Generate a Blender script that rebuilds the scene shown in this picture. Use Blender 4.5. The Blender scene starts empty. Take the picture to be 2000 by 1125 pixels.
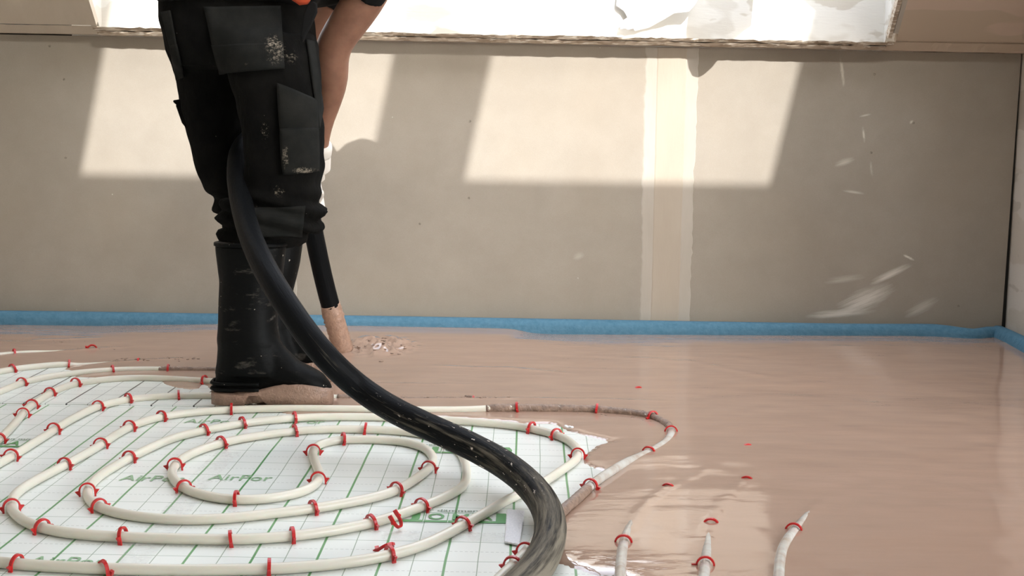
import bpy, bmesh, math, random
import numpy as np
from mathutils import Vector, Matrix
from mathutils.bvhtree import BVHTree
random.seed(7); rng = np.random.default_rng(7)
S = bpy.context.scene; COL = S.collection

# ------------------------------------------------------------------ camera, sky, sun, exposure
F, CX, CY, H = 2658.0, 1000.0, 562.5, 0.70
SL = 0.015
_d = np.array([40, -327.5, F]); _d /= np.linalg.norm(_d)
_u = np.array([SL, -1, -(327.5 + 40 * SL) / F]); _u /= np.linalg.norm(_u)
RC = np.array([np.cross(_d, _u), _d, _u])            # world = RC @ (right, down, forward)
cam_data = bpy.data.cameras.new('camera'); cam = bpy.data.objects.new('camera', cam_data); COL.objects.link(cam)
r_, dn_, f_ = RC[:, 0], RC[:, 1], RC[:, 2]
cam.matrix_world = Matrix(((r_[0], -dn_[0], -f_[0], 0), (r_[1], -dn_[1], -f_[1], 0), (r_[2], -dn_[2], -f_[2], H), (0, 0, 0, 1)))
cam_data.sensor_width = 36.0; cam_data.lens = F / 2000 * 36.0; cam_data.clip_start = 0.02
S.camera = cam

PITCH = math.radians(46)
SUN = np.array([-0.376, 1.0, -0.75])
world = bpy.data.worlds.new('sky'); S.world = world; world.use_nodes = True
_wn = world.node_tree.nodes; sky = _wn.new('ShaderNodeTexSky'); sky.sky_type = 'NISHITA'; sky.sun_disc = False        # hazy summer sky, sun behind the camera to the right
sky.sun_elevation = math.atan2(-SUN[2], math.hypot(SUN[0], SUN[1])); sky.sun_rotation = math.atan2(-SUN[0], -SUN[1]); sky.dust_density = 1.9
_hs = _wn.new('ShaderNodeHueSaturation'); _hs.inputs['Saturation'].default_value = 0.28
world.node_tree.links.new(sky.outputs[0], _hs.inputs['Color']); world.node_tree.links.new(_hs.outputs[0], _wn['Background'].inputs[0])
_wn['Background'].inputs[1].default_value = 1.68
sun_d = bpy.data.lights.new('sun', 'SUN'); sun_d.energy = 6.5; sun_d.angle = math.radians(0.36); sun_d.color = (1.0, 1.0, 0.99)
sun = bpy.data.objects.new('sun', sun_d); COL.objects.link(sun); sun.location = (1.5, -4, 6)
sun.rotation_euler = Vector(SUN).to_track_quat('-Z', 'Y').to_euler()
S.view_settings.view_transform = 'Standard'; S.view_settings.look = 'None'
S.view_settings.gamma = 1.0; S.view_settings.use_curve_mapping = False; S.view_settings.exposure = 0.0

# ------------------------------------------------------------------ measuring helpers (where a sight line meets a real plane)
def ray(px, py): return RC @ np.array([px - CX, py - CY, F]) / F
def onz(px, py, z=0.0):
    w = ray(px, py); return np.array([0, 0, H]) + w * ((z - H) / w[2])
def ony(px, py, Y):
    w = ray(px, py); return np.array([0, 0, H]) + w * (Y / w[1])
def dep(px, py, zc): return np.array([0, 0, H]) + ray(px, py) * zc
YW = 4.38

# ------------------------------------------------------------------ materials
def L(r, g, b):
    f = lambda c: ((c / 255 + 0.055) / 1.055) ** 2.4 if c > 10 else c / 255 / 12.92
    return (f(r), f(g), f(b), 1)
class M:
    def __init__(s, name, col=(0.5, 0.5, 0.5, 1), rough=0.6, **kw):
        s.m = bpy.data.materials.new(name); s.m.use_nodes = True; s.t = s.m.node_tree; s.n = s.t.nodes
        s.b = s.n['Principled BSDF']; s.b.inputs['Base Color'].default_value = col; s.b.inputs['Roughness'].default_value = rough
        for k, v in kw.items(): s.b.inputs[k.replace('_', ' ')].default_value = v
        s.tc = s.n.new('ShaderNodeTexCoord').outputs['Object']
    def link(s, a, b): s.t.links.new(a, b)
    def mp(s, scale=(1, 1, 1), rot=(0, 0, 0), loc=(0, 0, 0)):
        m = s.n.new('ShaderNodeMapping'); s.link(s.tc, m.inputs[0])
        m.inputs['Scale'].default_value = scale; m.inputs['Rotation'].default_value = rot; m.inputs['Location'].default_value = loc
        return m.outputs[0]
    def noise(s, scale, vec=None, detail=4, rough=0.6):
        n = s.n.new('ShaderNodeTexNoise'); n.inputs['Scale'].default_value = scale; n.inputs['Detail'].default_value = detail
        n.inputs['Roughness'].default_value = rough; s.link(vec or s.tc, n.inputs['Vector']); return n.outputs['Fac']
    def math(s, op, a, b=None, c=None):
        n = s.n.new('ShaderNodeMath'); n.operation = op
        for i, v in enumerate((a, b, c)):
            if v is None: continue
            if isinstance(v, (int, float)): n.inputs[i].default_value = v
            else: s.link(v, n.inputs[i])
        return n.outputs[0]
    def ramp(s, v, lo, hi, a=0.0, b=1.0):
        n = s.n.new('ShaderNodeMapRange'); n.clamp = True
        s.link(v, n.inputs[0])
        for i, q in zip((1, 2, 3, 4), (lo, hi, a, b)): n.inputs[i].default_value = q
        return n.outputs[0]
    def mix(s, fac, a, b):
        n = s.n.new('ShaderNodeMix'); n.data_type = 'RGBA'
        if isinstance(fac, (int, float)): n.inputs[0].default_value = fac
        else: s.link(fac, n.inputs[0])
        for i, v in ((6, a), (7, b)):
            if isinstance(v, tuple): n.inputs[i].default_value = v
            else: s.link(v, n.inputs[i])
        return n.outputs[2]
    def xyz(s, vec=None):
        n = s.n.new('ShaderNodeSeparateXYZ'); s.link(vec or s.tc, n.inputs[0]); return n.outputs
    def col(s, v): s.link(v, s.b.inputs['Base Color'])
    def rough(s, v): s.link(v, s.b.inputs['Roughness'])
    def bump(s, v, strength=0.3, dist=0.01):
        n = s.n.new('ShaderNodeBump'); n.inputs['Strength'].default_value = strength; n.inputs['Distance'].default_value = dist
        s.link(v, n.inputs['Height']); s.link(n.outputs[0], s.b.inputs['Normal'])
    def spot(s, c, rad, rotY=0.0, soft=0.6):
        """ellipsoidal mask, 1 at the centre, 0 outside; rad=(rx,ry,rz), turned about Y"""
        m = s.n.new('ShaderNodeVectorMath'); m.operation = 'SUBTRACT'; s.link(s.tc, m.inputs[0]); m.inputs[1].default_value = tuple(c)
        q = s.n.new('ShaderNodeVectorRotate'); q.rotation_type = 'Y_AXIS'; s.link(m.outputs[0], q.inputs['Vector']); q.inputs['Angle'].default_value = rotY
        v = s.n.new('ShaderNodeVectorMath'); v.operation = 'DIVIDE'; s.link(q.outputs[0], v.inputs[0]); v.inputs[1].default_value = tuple(rad)
        l = s.n.new('ShaderNodeVectorMath'); l.operation = 'LENGTH'; s.link(v.outputs[0], l.inputs[0])
        return s.ramp(l.outputs['Value'], 1.0, 1.0 - soft), q.outputs[0]

def mat_board():
    m = M('plasterboard', (0.5, 0.43, 0.35, 1), 0.85)
    n = m.noise(9, detail=6); f = m.noise(260, m.mp((1, 1, 2.2)), 2); big = m.noise(2.1, detail=2)
    c = m.mix(m.ramp(n, .35, .7), (0.318, 0.280, 0.230, 1), (0.350, 0.310, 0.256, 1))
    c = m.mix(m.ramp(f, .3, .75, 0, .25), c, (0.235, 0.195, 0.148, 1))
    c = m.mix(m.ramp(big, .45, .75, 0, .3), c, (0.31, 0.25, 0.18, 1))
    W = (0.72, 0.68, 0.6, 1)
    for (px, py, rx, rz, ang, amt, st) in ((1690, 585, .15, .055, 24, .75, 1), (1740, 535, .11, .02, 26, .8, 1), (1640, 612, .17, .022, 5, .7, 1), (1775, 503, .035, .008, -25, .9, 0),
                                     (1800, 600, .09, .03, 28, .4, 1), (1650, 545, .10, .02, 8, .3, 1), (1645, 140, .011, .085, 9, .6, 0), (1687, 262, .008, .045, 8, .65, 0), (1702, 330, .009, .05, 9, .3, 0),
                                     (1650, 316, .05, .018, 18, .45, 1), (1668, 375, .055, .008, -8, .5, 1), (1690, 225, .03, .006, 12, .5, 1), (1780, 238, .012, .008, 40, .7, 1), (1130, 500, .03, .02, 20, .2, 1)):
        P = ony(px, py, YW); k, v = m.spot(P, (rx, .2, rz), -math.radians(-ang), .9)
        if st:
            sc = m.n.new('ShaderNodeVectorMath'); sc.operation = 'MULTIPLY'; m.link(v, sc.inputs[0]); sc.inputs[1].default_value = (7, 1, 95)
            nn = m.noise(1.0, sc.outputs[0], 4, .65); k = m.ramp(m.math('MULTIPLY', k, nn), .17, .5)
        else: k = m.ramp(m.math('MULTIPLY', k, m.noise(95, m.mp((1, 1, .5)), 5, .7)), .22, .5)
        c = m.mix(m.math('MULTIPLY', k, amt), c, W)
    for (px, py) in ((125, 155), (128, 308), (918, 237), (916, 387), (1702, 298), (1708, 145), (1872, 598), (1784, 240), (820, 437), (97, 90)):
        P = ony(px, py, YW); k, v = m.spot(P, (.005, .2, .005), 0, .4); c = m.mix(m.math('MULTIPLY', k, m.ramp(m.noise(420), .42, .52, 0, .8)), c, (.12, .1, .08, 1))
    sp = m.noise(55, detail=1); c = m.mix(m.ramp(sp, .80, .82, 0, .6), c, W)
    m.col(c); m.bump(f, .12, .002); return m.m
def mat_compound(a, b, nm):
    m = M(nm, a, .8); n = m.noise(5, m.mp((3, 1, .8)), 5); f = m.noise(90, m.mp((1, 1, .15)), 3)
    m.col(m.mix(m.ramp(n, .35, .7), a, b)); m.bump(f, .15, .003); return m.m
def mat_patchy(nm, a, b, c3, sc=2.2, st=(1, 1, 2.5)):
    m = M(nm, a, .8); n = m.noise(sc, m.mp(st), 3, .45); n2 = m.noise(sc * 1.9, m.mp(st, loc=(5, 2, 1)), 3, .5)
    c = m.mix(m.ramp(n, .49, .515), a, b); c = m.mix(m.ramp(n2, .56, .58), c, c3)
    m.col(c); m.bump(m.noise(30, m.mp((1, 1, 5)), 4), .15, .004); return m.m
def mat_sheet(nm, thick, thin, dash, phx, phy):
    m = M(nm, (0.70, 0.71, 0.66, 1), .32, Specular_IOR_Level=0.5)
    x, y, z = m.xyz(); wob = m.math('MULTIPLY', m.math('SUBTRACT', m.noise(3.5, detail=1), .5), .006)
    x = m.math('ADD', x, wob); y = m.math('ADD', y, wob)
    def ln(v, per, ph, w):
        f = m.math('FRACT', m.math('ADD', m.math('DIVIDE', m.math('SUBTRACT', v, ph), per), 50.5))
        a = m.math('MULTIPLY', m.math('ABSOLUTE', m.math('SUBTRACT', f, .5)), per); return m.ramp(a, w * .6, w * .4)
    PX, PY = .1031, .1
    big = m.noise(4, detail=2); c = m.mix(m.ramp(big, .35, .7), (0.80, 0.835, 0.79, 1), (0.74, 0.775, 0.74, 1))
    dd = m.math('MULTIPLY', ln(y, PY, phy + .05, .0016), m.math('GREATER_THAN', m.math('FRACT', m.math('DIVIDE', x, .0085)), .42))
    c = m.mix(m.math('MULTIPLY', dd, .75), c, dash)
    c = m.mix(m.math('MULTIPLY', ln(x, PX, phx + PX / 2, .0016), .85), c, thin)
    c = m.mix(m.math('MULTIPLY', ln(y, PY, phy, .0017), .85), c, thin)
    c = m.mix(ln(x, PX, phx, .0042), c, thick)
    s = m.noise(45, detail=2); c = m.mix(m.ramp(s, .79, .81, 0, .5), c, (.25, .22, .18, 1))
    m.col(c); m.bump(m.noise(22, detail=3), .08, .004); return m.m
def mat_screed():
    m = M('wet_screed', (0.50, 0.335, 0.25, 1),   .09, IOR=2.25)
    st = m.noise(9, m.mp((.5, 3.0, 1)), 5, .6); fl = m.noise(2.2, m.mp((.8, 1.6, 1)), 3)
    c = m.mix(m.ramp(st, .3, .75), (0.375, 0.250, 0.183, 1), (0.41, 0.275, 0.205, 1)); c = m.mix(m.ramp(fl, .4, .7, 0, .5), c, (0.395, 0.275, 0.21, 1))
    m.col(c); m.rough(m.ramp(m.noise(6, m.mp((.6, 2.5, 1)), 3), .45, .85, .01, .08))
    rip = m.ramp(m.noise(2.6, m.mp((.8, 1.3, 1)), 2), .42, .62, .25, 1.0)
    h = m.math('ADD', m.math('MULTIPLY', m.math('MULTIPLY', m.noise(46, m.mp((.6, 1.0, 1)), 3, .6), rip), .55), m.math('MULTIPLY', m.noise(8, m.mp((.5, 1.6, 1)), 2), 1.2))
    m.bump(h, .10, .010); return m.m
def mat_mud(nm='wet_mud', a=(0.40, 0.25, 0.175, 1), b=(0.30, 0.185, 0.13, 1), rough=.35):
    m = M(nm, a, rough); m.col(m.mix(m.ramp(m.noise(60, detail=4), .35, .65), a, b)); m.bump(m.noise(170, detail=3), .6, .004); return m.m
def mat_trousers():
    m = M('work_trousers_cloth', (.012, .012, .011, 1), .9, Specular_IOR_Level=.05)
    n = m.noise(14, detail=5); c = m.mix(m.ramp(n, .35, .75), (.0035, .0035, .0032, 1), (.0085, .008, .007, 1))
    for (px, py, zc, r, thr) in ((535, 98, 3.23, (.055, .25, .06), .30), (528, 80, 3.23, (.03, .25, .035), .24), (560, 110, 3.2, (.04, .2, .05), .33), (568, 300, 3.25, (.022, .2, .05), .24), (595, 330, 3.25, (.045, .2, .012), .20), (556, 320, 3.25, (.012, .2, .03), .22),
                             (500, 420, 3.25, (.045, .2, .04), .30), (520, 260, 3.25, (.025, .2, .09), .40), (545, 375, 3.25, (.03, .2, .03), .33), (590, 60, 3.2, (.04, .2, .06), .42)):
        k, _ = m.spot(dep(px, py, zc), r, 0, .9)
        nn = m.noise(38, m.mp((1, 1, 1)), 6, .75); c = m.mix(m.ramp(m.math('MULTIPLY', m.math('MULTIPLY', k, nn), m.ramp(m.noise(150, None, 5, .8), .35, .62)), thr * .8, thr * .8 + .25, 0, .75), c, (.24, .205, .16, 1))
    sp = m.noise(120, detail=1); c = m.mix(m.ramp(sp, .80, .83, 0, .5), c, (.35, .32, .28, 1))
    m.col(c); m.bump(m.math('ADD', m.noise(22, m.mp((1.5, 1.5, .6)), 4), m.math('MULTIPLY', m.noise(500, detail=1), .1)), .5, .012); return m.m
def mat_rubber(nm, base, mud, thr, rough=.42, sc=(1, 1, 1), fade=None):
    m = M(nm, base, rough, Specular_IOR_Level=.07); n = m.noise(16, m.mp(sc), 6, .7); k = m.ramp(n, thr, thr + .13)
    if fade is not None:                                   # the stretch that lies on the floor is caked with dried mud
        x, y, z = m.xyz(); k = m.math('MULTIPLY', k, m.ramp(z, fade[0], fade[1], 1, 0.02))
    c = m.mix(k, base, mud); s = m.noise(75, detail=2); c = m.mix(m.ramp(s, .735, .75, 0, .8), c, (.55, .48, .40, 1))
    m.col(c); m.rough(m.ramp(k, 0, 1, rough, .8)); m.bump(m.noise(40, m.mp(sc), 4), .3, .004); return m.m

MB = mat_board()
MJ = mat_compound((.40, .358, .298, 1), (.445, .402, .34, 1), 'joint_compound'); MT = mat_compound((.405, .345, .272, 1), (.43, .37, .295, 1), 'joint_tape_plaster')
MPANEL = mat_patchy('reveal_plaster', (.62, .60, .55, 1), (.70, .69, .65, 1), (.56, .53, .47, 1), 3.0, (1, 1, 2))
MCEIL = mat_patchy('sloped_ceiling_plaster', (.58, .465, .35, 1), (.48, .385, .29, 1), (.55, .43, .34, 1), 1.5, (.6, 1, 3.0))
MLEFT = mat_compound((.50, .43, .34, 1), (.46, .39, .305, 1), 'left_ceiling_plaster'); MPLASTER = mat_patchy('side_wall_plaster', (.52, .46, .38, 1), (.58, .53, .46, 1), (.47, .42, .35, 1))
MEDGE = mat_patchy('torn_board_edge', (.46, .38, .29, 1), (.32, .25, .18, 1), (.60, .54, .45, 1), 14, (1, 3, 6))
MSH1 = mat_sheet('green_grid_foil', (0.10, 0.30, 0.10, 1), (0.16, 0.25, 0.15, 1), (.30, .33, .28, 1), -0.0235, .0)
MSH2 = mat_sheet('black_grid_foil', (0.03, 0.035, 0.03, 1), (0.10, 0.11, 0.10, 1), (.30, .31, .29, 1), 0.018, .03)
MTEXT = M('pale_green_print', (0.24, 0.42, 0.23, 1), .4).m; MGREEN = M('green_print', (0.10, 0.30, 0.10, 1), .4).m; MGREYP = M('grey_green_print', (0.13, 0.2, 0.12, 1), .4).m; MWHITEP = M('foil_white', (0.72, 0.73, 0.68, 1), .35).m
MSCREED = mat_screed(); MMUD = mat_mud(); MMUD2 = mat_mud('drying_mud', (.30, .205, .15, 1), (.17, .115, .085, 1), .45)
_m = M('white_pipe_plastic', (.76, .73, .63, 1), .30, Subsurface_Weight=.12, Subsurface_Scale=.006); _m.col(_m.mix(_m.ramp(_m.noise(6), .3, .7), (.68, .65, .55, 1), (.62, .59, .49, 1))); MPIPE = _m.m
_m = M('red_plastic', (.50, .015, .015, 1), .30, Subsurface_Weight=.1, Subsurface_Scale=.004); _m.col(_m.mix(_m.ramp(_m.noise(40), .3, .7), (.52, .015, .014, 1), (.42, .012, .014, 1))); MRED = _m.m
_m = M('wet_pipe_plastic', (.50, .50, .46, 1), .12); _m.col(_m.mix(_m.ramp(_m.noise(30), .35, .7), (.52, .51, .47, 1), (.40, .335, .275, 1))); MWET = _m.m
_m = M('blue_foam', (.055, .22, .38, 1), .8); _m.col(_m.mix(_m.ramp(_m.noise(60, detail=5), .3, .75), (.05, .15, .225, 1), (.09, .21, .30, 1))); _m.bump(_m.noise(130, detail=3), .4, .004); MFOAM = _m.m
_m = M('white_polystyrene', (.8, .8, .8, 1), .6); _v = _m.n.new('ShaderNodeTexVoronoi'); _v.inputs['Scale'].default_value = 260; _m.link(_m.tc, _v.inputs['Vector']); _m.bump(_v.outputs['Distance'], .5, .003)
_m.col(_m.mix(_m.ramp(_v.outputs['Distance'], 0, .7), (.88, .88, .89, 1), (.78, .78, .80, 1))); MPOLY = _m.m
MTROU = mat_trousers()
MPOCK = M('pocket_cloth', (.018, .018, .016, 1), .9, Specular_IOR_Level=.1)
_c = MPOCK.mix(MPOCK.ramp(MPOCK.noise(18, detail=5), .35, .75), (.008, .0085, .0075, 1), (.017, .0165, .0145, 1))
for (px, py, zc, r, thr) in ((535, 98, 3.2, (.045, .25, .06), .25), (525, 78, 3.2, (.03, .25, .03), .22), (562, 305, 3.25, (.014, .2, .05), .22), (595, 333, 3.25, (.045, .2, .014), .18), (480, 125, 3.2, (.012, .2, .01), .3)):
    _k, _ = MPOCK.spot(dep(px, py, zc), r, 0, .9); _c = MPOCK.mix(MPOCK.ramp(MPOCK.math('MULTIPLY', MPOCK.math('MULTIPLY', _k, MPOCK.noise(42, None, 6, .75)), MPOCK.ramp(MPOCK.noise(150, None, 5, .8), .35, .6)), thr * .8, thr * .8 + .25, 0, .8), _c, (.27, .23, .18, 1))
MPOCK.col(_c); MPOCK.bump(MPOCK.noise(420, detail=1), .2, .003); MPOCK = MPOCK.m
MSHIRT = M('dark_shirt_cloth', (.008, .008, .008, 1), .9, Specular_IOR_Level=.1).m
MORANGE = M('orange_cloth', (.55, .07, .02, 1), .8).m
_m = M('skin', (.42, .225, .145, 1), .5, Subsurface_Weight=.1, Subsurface_Scale=.01); _m.col(_m.mix(_m.ramp(_m.noise(25), .3, .7), (.27, .135, .085, 1), (.20, .095, .06, 1))); _m.bump(_m.noise(90, detail=2), .1, .003); MSKIN = _m.m
MHAIR = M('dark_hair', (.02, .014, .01, 1), .6).m
MGLOVE = M('white_glove_cloth', (.66, .62, .56, 1), .8).m
MBOOT = mat_rubber('boot_rubber', (.0035, .0037, .0035, 1), (.05, .045, .038, 1), .58, .5, (1, 1, 2.5))
def mat_hose():
    m = M('hose_rubber', (.005, .0055, .006, 1), .5, Specular_IOR_Level=.05)
    at = m.n.new('ShaderNodeAttribute'); at.attribute_name = 'along'; v = at.outputs['Vector']; x, y, z = m.xyz(v)
    sc = m.n.new('ShaderNodeVectorMath'); sc.operation = 'MULTIPLY'; m.link(v, sc.inputs[0]); sc.inputs[1].default_value = (1.0, 1.0, 2.4)
    s2 = m.n.new('ShaderNodeVectorMath'); s2.operation = 'MULTIPLY'; m.link(v, s2.inputs[0]); s2.inputs[1].default_value = (1.0, 1.0, 14.0)
    n1 = m.noise(1.7, sc.outputs[0], 6, .68); n2 = m.noise(4.5, sc.outputs[0], 4, .6); n3 = m.noise(3.0, s2.outputs[0], 4, .6)
    lay = m.ramp(z, .35, 1.55, .09, -.16)                      # dried mud thins out along the length
    k = m.ramp(m.math('ADD', m.math('ADD', m.math('MULTIPLY', n1, .6), m.math('MULTIPLY', n2, .4)), lay), .47, .66)
    k = m.math('MULTIPLY', k, m.ramp(z, 1.25, 1.75, .95, .05))
    c = m.mix(k, (.0055, .006, .0065, 1), (.19, .168, .13, 1)); fl = m.math('MULTIPLY', m.ramp(n3, .655, .68), m.math('MULTIPLY', m.ramp(z, .95, 1.2, 1, 0), m.ramp(z, .5, .65))); c = m.mix(fl, c, (.6, .53, .46, 1))
    c = m.mix(m.math('MULTIPLY', m.ramp(z, 3.28, 3.50, 0, .9), m.ramp(n2, .36, .55)), c, (.085, .06, .045, 1))
    m.col(c); m.rough(m.ramp(k, 0, 1, .46, .85)); m.bump(m.math('ADD', n2, m.math('MULTIPLY', n3, .6)), .35, .004); return m.m
MHOSE = mat_hose()
MSOLE = mat_mud('muddy_sole', (.30, .19, .135, 1), (.22, .14, .10, 1), .4)
_m = M('drawing_paper', (.82, .83, .84, 1), .7); MPAPER = _m.m
MINK = M('grey_ink', (.45, .47, .5, 1), .7).m
MDARK = M('dark_gap', (.02, .018, .015, 1), .9).m
MWOOD = mat_patchy('window_frame_paint', (.7, .69, .66, 1), (.66, .65, .62, 1), (.72, .71, .69, 1))
_m = M('clear_tape', (.9, .9, .88, 1), .12); _tr = _m.n.new('ShaderNodeBsdfTransparent'); _mx = _m.n.new('ShaderNodeMixShader')
_m.bump(_m.noise(60, _m.mp((1, 1, 1)), 4), 1.0, .02)
_m.link(_m.ramp(_m.noise(70, None, 4, .7), .45, .8, .05, .40), _mx.inputs[0]); _m.link(_tr.outputs[0], _mx.inputs[1]); _m.link(_m.b.outputs[0], _mx.inputs[2]); _m.link(_mx.outputs[0], _m.n['Material Output'].inputs[0]); MTAPE = _m.m

# ------------------------------------------------------------------ object helpers
def mk(name, verts, faces, mat=None, parent=None, smooth=False, me=None):
    if me is None:
        me = bpy.data.meshes.new(name); me.from_pydata([tuple(map(float, v)) for v in verts], [], [tuple(f) for f in faces]); me.update()
    o = bpy.data.objects.new(name, me); COL.objects.link(o)
    if mat and not me.materials: me.materials.append(mat)
    if smooth: me.polygons.foreach_set('use_smooth', [True] * len(me.polygons))
    if parent:
        o.parent = parent; o.matrix_parent_inverse = Matrix.Translation(-parent.location)
    return o
def tag(o, label, cat, group=None, kind=None):
    o['label'] = label; o['category'] = cat
    if group: o['group'] = group
    if kind: o['kind'] = kind
    return o
def struct(o, label=None):
    o['kind'] = 'structure'
    if label: o['label'] = label
    return o
def empty(name, loc):
    o = bpy.data.objects.new(name, None); COL.objects.link(o); o.location = tuple(map(float, loc)); o.empty_display_size = .1; return o
class Geo:
    def __init__(s): s.v = []; s.f = []
    def add(s, v, f):
        n = len(s.v); s.v += [tuple(map(float, q)) for q in v]; s.f += [tuple(i + n for i in q) for q in f]; return s
    def hexa(s, p):    # 8 points: bottom ring 0-3, top ring 4-7
        return s.add(p, [(0, 3, 2, 1), (4, 5, 6, 7), (0, 1, 5, 4), (1, 2, 6, 5), (2, 3, 7, 6), (3, 0, 4, 7)])
    def box(s, a, b):
        (x0, y0, z0), (x1, y1, z1) = a, b
        return s.hexa([(x0, y0, z0), (x1, y0, z0), (x1, y1, z0), (x0, y1, z0), (x0, y0, z1), (x1, y0, z1), (x1, y1, z1), (x0, y1, z1)])
    def rings(s, R, cap=True):
        n = len(R[0]); v = [q for r in R for q in r]; f = []
        for i in range(len(R) - 1):
            for j in range(n): k = (j + 1) % n; f.append((i * n + j, i * n + k, (i + 1) * n + k, (i + 1) * n + j))
        if cap: f.append(tuple(range(n))[::-1]); f.append(tuple(range((len(R) - 1) * n, len(R) * n)))
        return s.add(v, f)
    def grid(s, G):
        a, b = len(G), len(G[0]); return s.add([q for r in G for q in r], [(i * b + j, i * b + j + 1, (i + 1) * b + j + 1, (i + 1) * b + j) for i in range(a - 1) for j in range(b - 1)])
    def prism(s, poly, off):
        n = len(poly); off = np.array(off); v = [np.array(p) for p in poly] + [np.array(p) + off for p in poly]
        return s.add(v, [tuple(range(n)), tuple(range(n, 2 * n))[::-1]] + [(i, i + n, (i + 1) % n + n, (i + 1) % n) for i in range(n)])
    def mk(s, name, mat, parent=None, smooth=False):
        o = mk(name, s.v, s.f, mat, parent, smooth); bm = bmesh.new(); bm.from_mesh(o.data); bmesh.ops.recalc_face_normals(bm, faces=bm.faces); bm.to_mesh(o.data); bm.free(); return o
def bevel(o, w, seg=2):
    md = o.modifiers.new('bevel', 'BEVEL'); md.width = w; md.segments = seg; md.limit_method = 'ANGLE'; return o
def catmull(P, step):
    P = [np.array(p, float) for p in P]; P = [2 * P[0] - P[1]] + P + [2 * P[-1] - P[-2]]; out = []
    for i in range(1, len(P) - 2):
        a, b, c, d = P[i - 1:i + 3]; n = max(2, int(np.linalg.norm(c - b) / step))
        for k in range(n):
            t = k / n; out.append(.5 * (2 * b + (c - a) * t + (2 * a - 5 * b + 4 * c - d) * t * t + (3 * b - a - 3 * c + d) * t ** 3))
    out.append(P[-2]); return np.array(out)
def smooth_path(P, it):
    P = P.copy()
    for _ in range(it): P[1:-1] = .5 * P[1:-1] + .25 * (P[:-2] + P[2:])
    return P
def tube_rings(P, r, n=14, flat=1.0, up=(0, 0, 1), rfun=None):
    P = np.array(P); T = np.gradient(P, axis=0); T /= np.linalg.norm(T, axis=1)[:, None] + 1e-12; R = []
    N = np.array(up, float); 
    for i in range(len(P)):
        N = N - T[i] * np.dot(N, T[i])
        if np.linalg.norm(N) < 1e-4: N = np.cross(T[i], (1, 0, 0))
        N /= np.linalg.norm(N); B = np.cross(T[i], N); rr = r if np.isscalar(r) else r[i]
        ring = []
        for j in range(n):
            a = 2 * math.pi * j / n; q = rr * (1 if rfun is None else rfun(i, a)); ring.append(P[i] + N * math.cos(a) * q * flat + B * math.sin(a) * q)
        R.append(ring)
    return R
def loft(slices, n=24, ex=2.0):
    """slices: (centre, half x, half y) -> closed loft of horizontal rings"""
    R = []
    for c, a, b in slices:
        ring = []
        for j in range(n):
            t = 2 * math.pi * j / n; co, si = math.cos(t), math.sin(t)
            ring.append((c[0] + a * math.copysign(abs(co) ** (2 / ex), co), c[1] + b * math.copysign(abs(si) ** (2 / ex), si), c[2]))
        R.append(ring)
    return R
def fuse(name, geo, voxel, mat, parent, smooth_it=4, disp=None):
    """one continuous skin around overlapping lofts"""
    o = geo.mk(name, None)
    md = o.modifiers.new('r', 'REMESH'); md.mode = 'VOXEL'; md.voxel_size = voxel
    if smooth_it: s = o.modifiers.new('s', 'SMOOTH'); s.factor = .5; s.iterations = smooth_it
    dg = bpy.context.evaluated_depsgraph_get(); me = bpy.data.meshes.new_from_object(o.evaluated_get(dg)); old = o.data
    bpy.data.objects.remove(o); bpy.data.meshes.remove(old); me.name = name
    if disp:
        n = len(me.vertices); co = np.empty(n * 3); me.vertices.foreach_get('co', co); no = np.empty(n * 3); me.vertices.foreach_get('normal', no)
        co = co.reshape(-1, 3); no = no.reshape(-1, 3); co += no * disp(co)[:, None]; me.vertices.foreach_set('co', co.ravel()); me.update()
    me.materials.clear(); me.materials.append(mat)
    return mk(name, None, None, mat, parent, True, me)

# ------------------------------------------------------------------ the room
XL, XR, XE, YB, YR = -2.15, 1.545, 3.4, -2.9, 2.86      # the room widens to XE this side of YR
struct(Geo().box((XL, YB, -.12), (XE, YW + .1, -.031)).mk('floor', M('concrete_floor', (.35, .33, .3, 1), .9).m), 'concrete floor under the insulation')
RIDGE_Y = .7; LY, LZ = 4.325, .962; tan = math.tan(PITCH); RIDGE_Z = LZ + (LY - RIDGE_Y) * tan

def ledge_z(x): return .951 - .005 * (x + 1.7)
# back wall of plasterboards, each board a piece, compound over the joints
wb = struct(Geo().box((XL, YW + .0125, -.03), (XR, YW + .08, .99)).mk('wall_back', MDARK), 'low back wall clad in grey-beige plasterboard')
JX = (-2.06, -.812, .4385, 1.5290)
prev = XL
for i, j in enumerate(JX):
    g = Geo(); x0, x1 = prev + (.0008 if i else 0), j - .0008
    g.hexa([(x0, YW, -.03), (x1, YW, -.03), (x1, YW + .012, -.03), (x0, YW + .012, -.03), (x0, YW, ledge_z(x0) - .004), (x1 + (.012 if i == 3 else 0), YW, ledge_z(x1) - .004), (x1 + (.012 if i == 3 else 0), YW + .012, ledge_z(x1) - .004), (x0, YW + .012, ledge_z(x0) - .004)])
    g.mk('plasterboard', MB, wb); prev = j
def ragged(x0, x1, zs, amp, seed, y, th):
    r = np.random.default_rng(seed); G = []; n = len(zs)
    e0 = np.cumsum(r.normal(0, 1, n)) * .3 + r.normal(0, .6, n); e1 = np.cumsum(r.normal(0, 1, n)) * .3 + r.normal(0, .6, n); e0 -= e0.mean(); e1 -= e1.mean()
    return [[(x0 + amp * e0[i] + .001, y + .0005, z), (x0 + amp * e0[i] + .006, y - th, z), (x1 + amp * e1[i] - .006, y - th, z), (x1 + amp * e1[i] - .001, y + .0005, z)] for i, z in enumerate(zs)]
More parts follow.
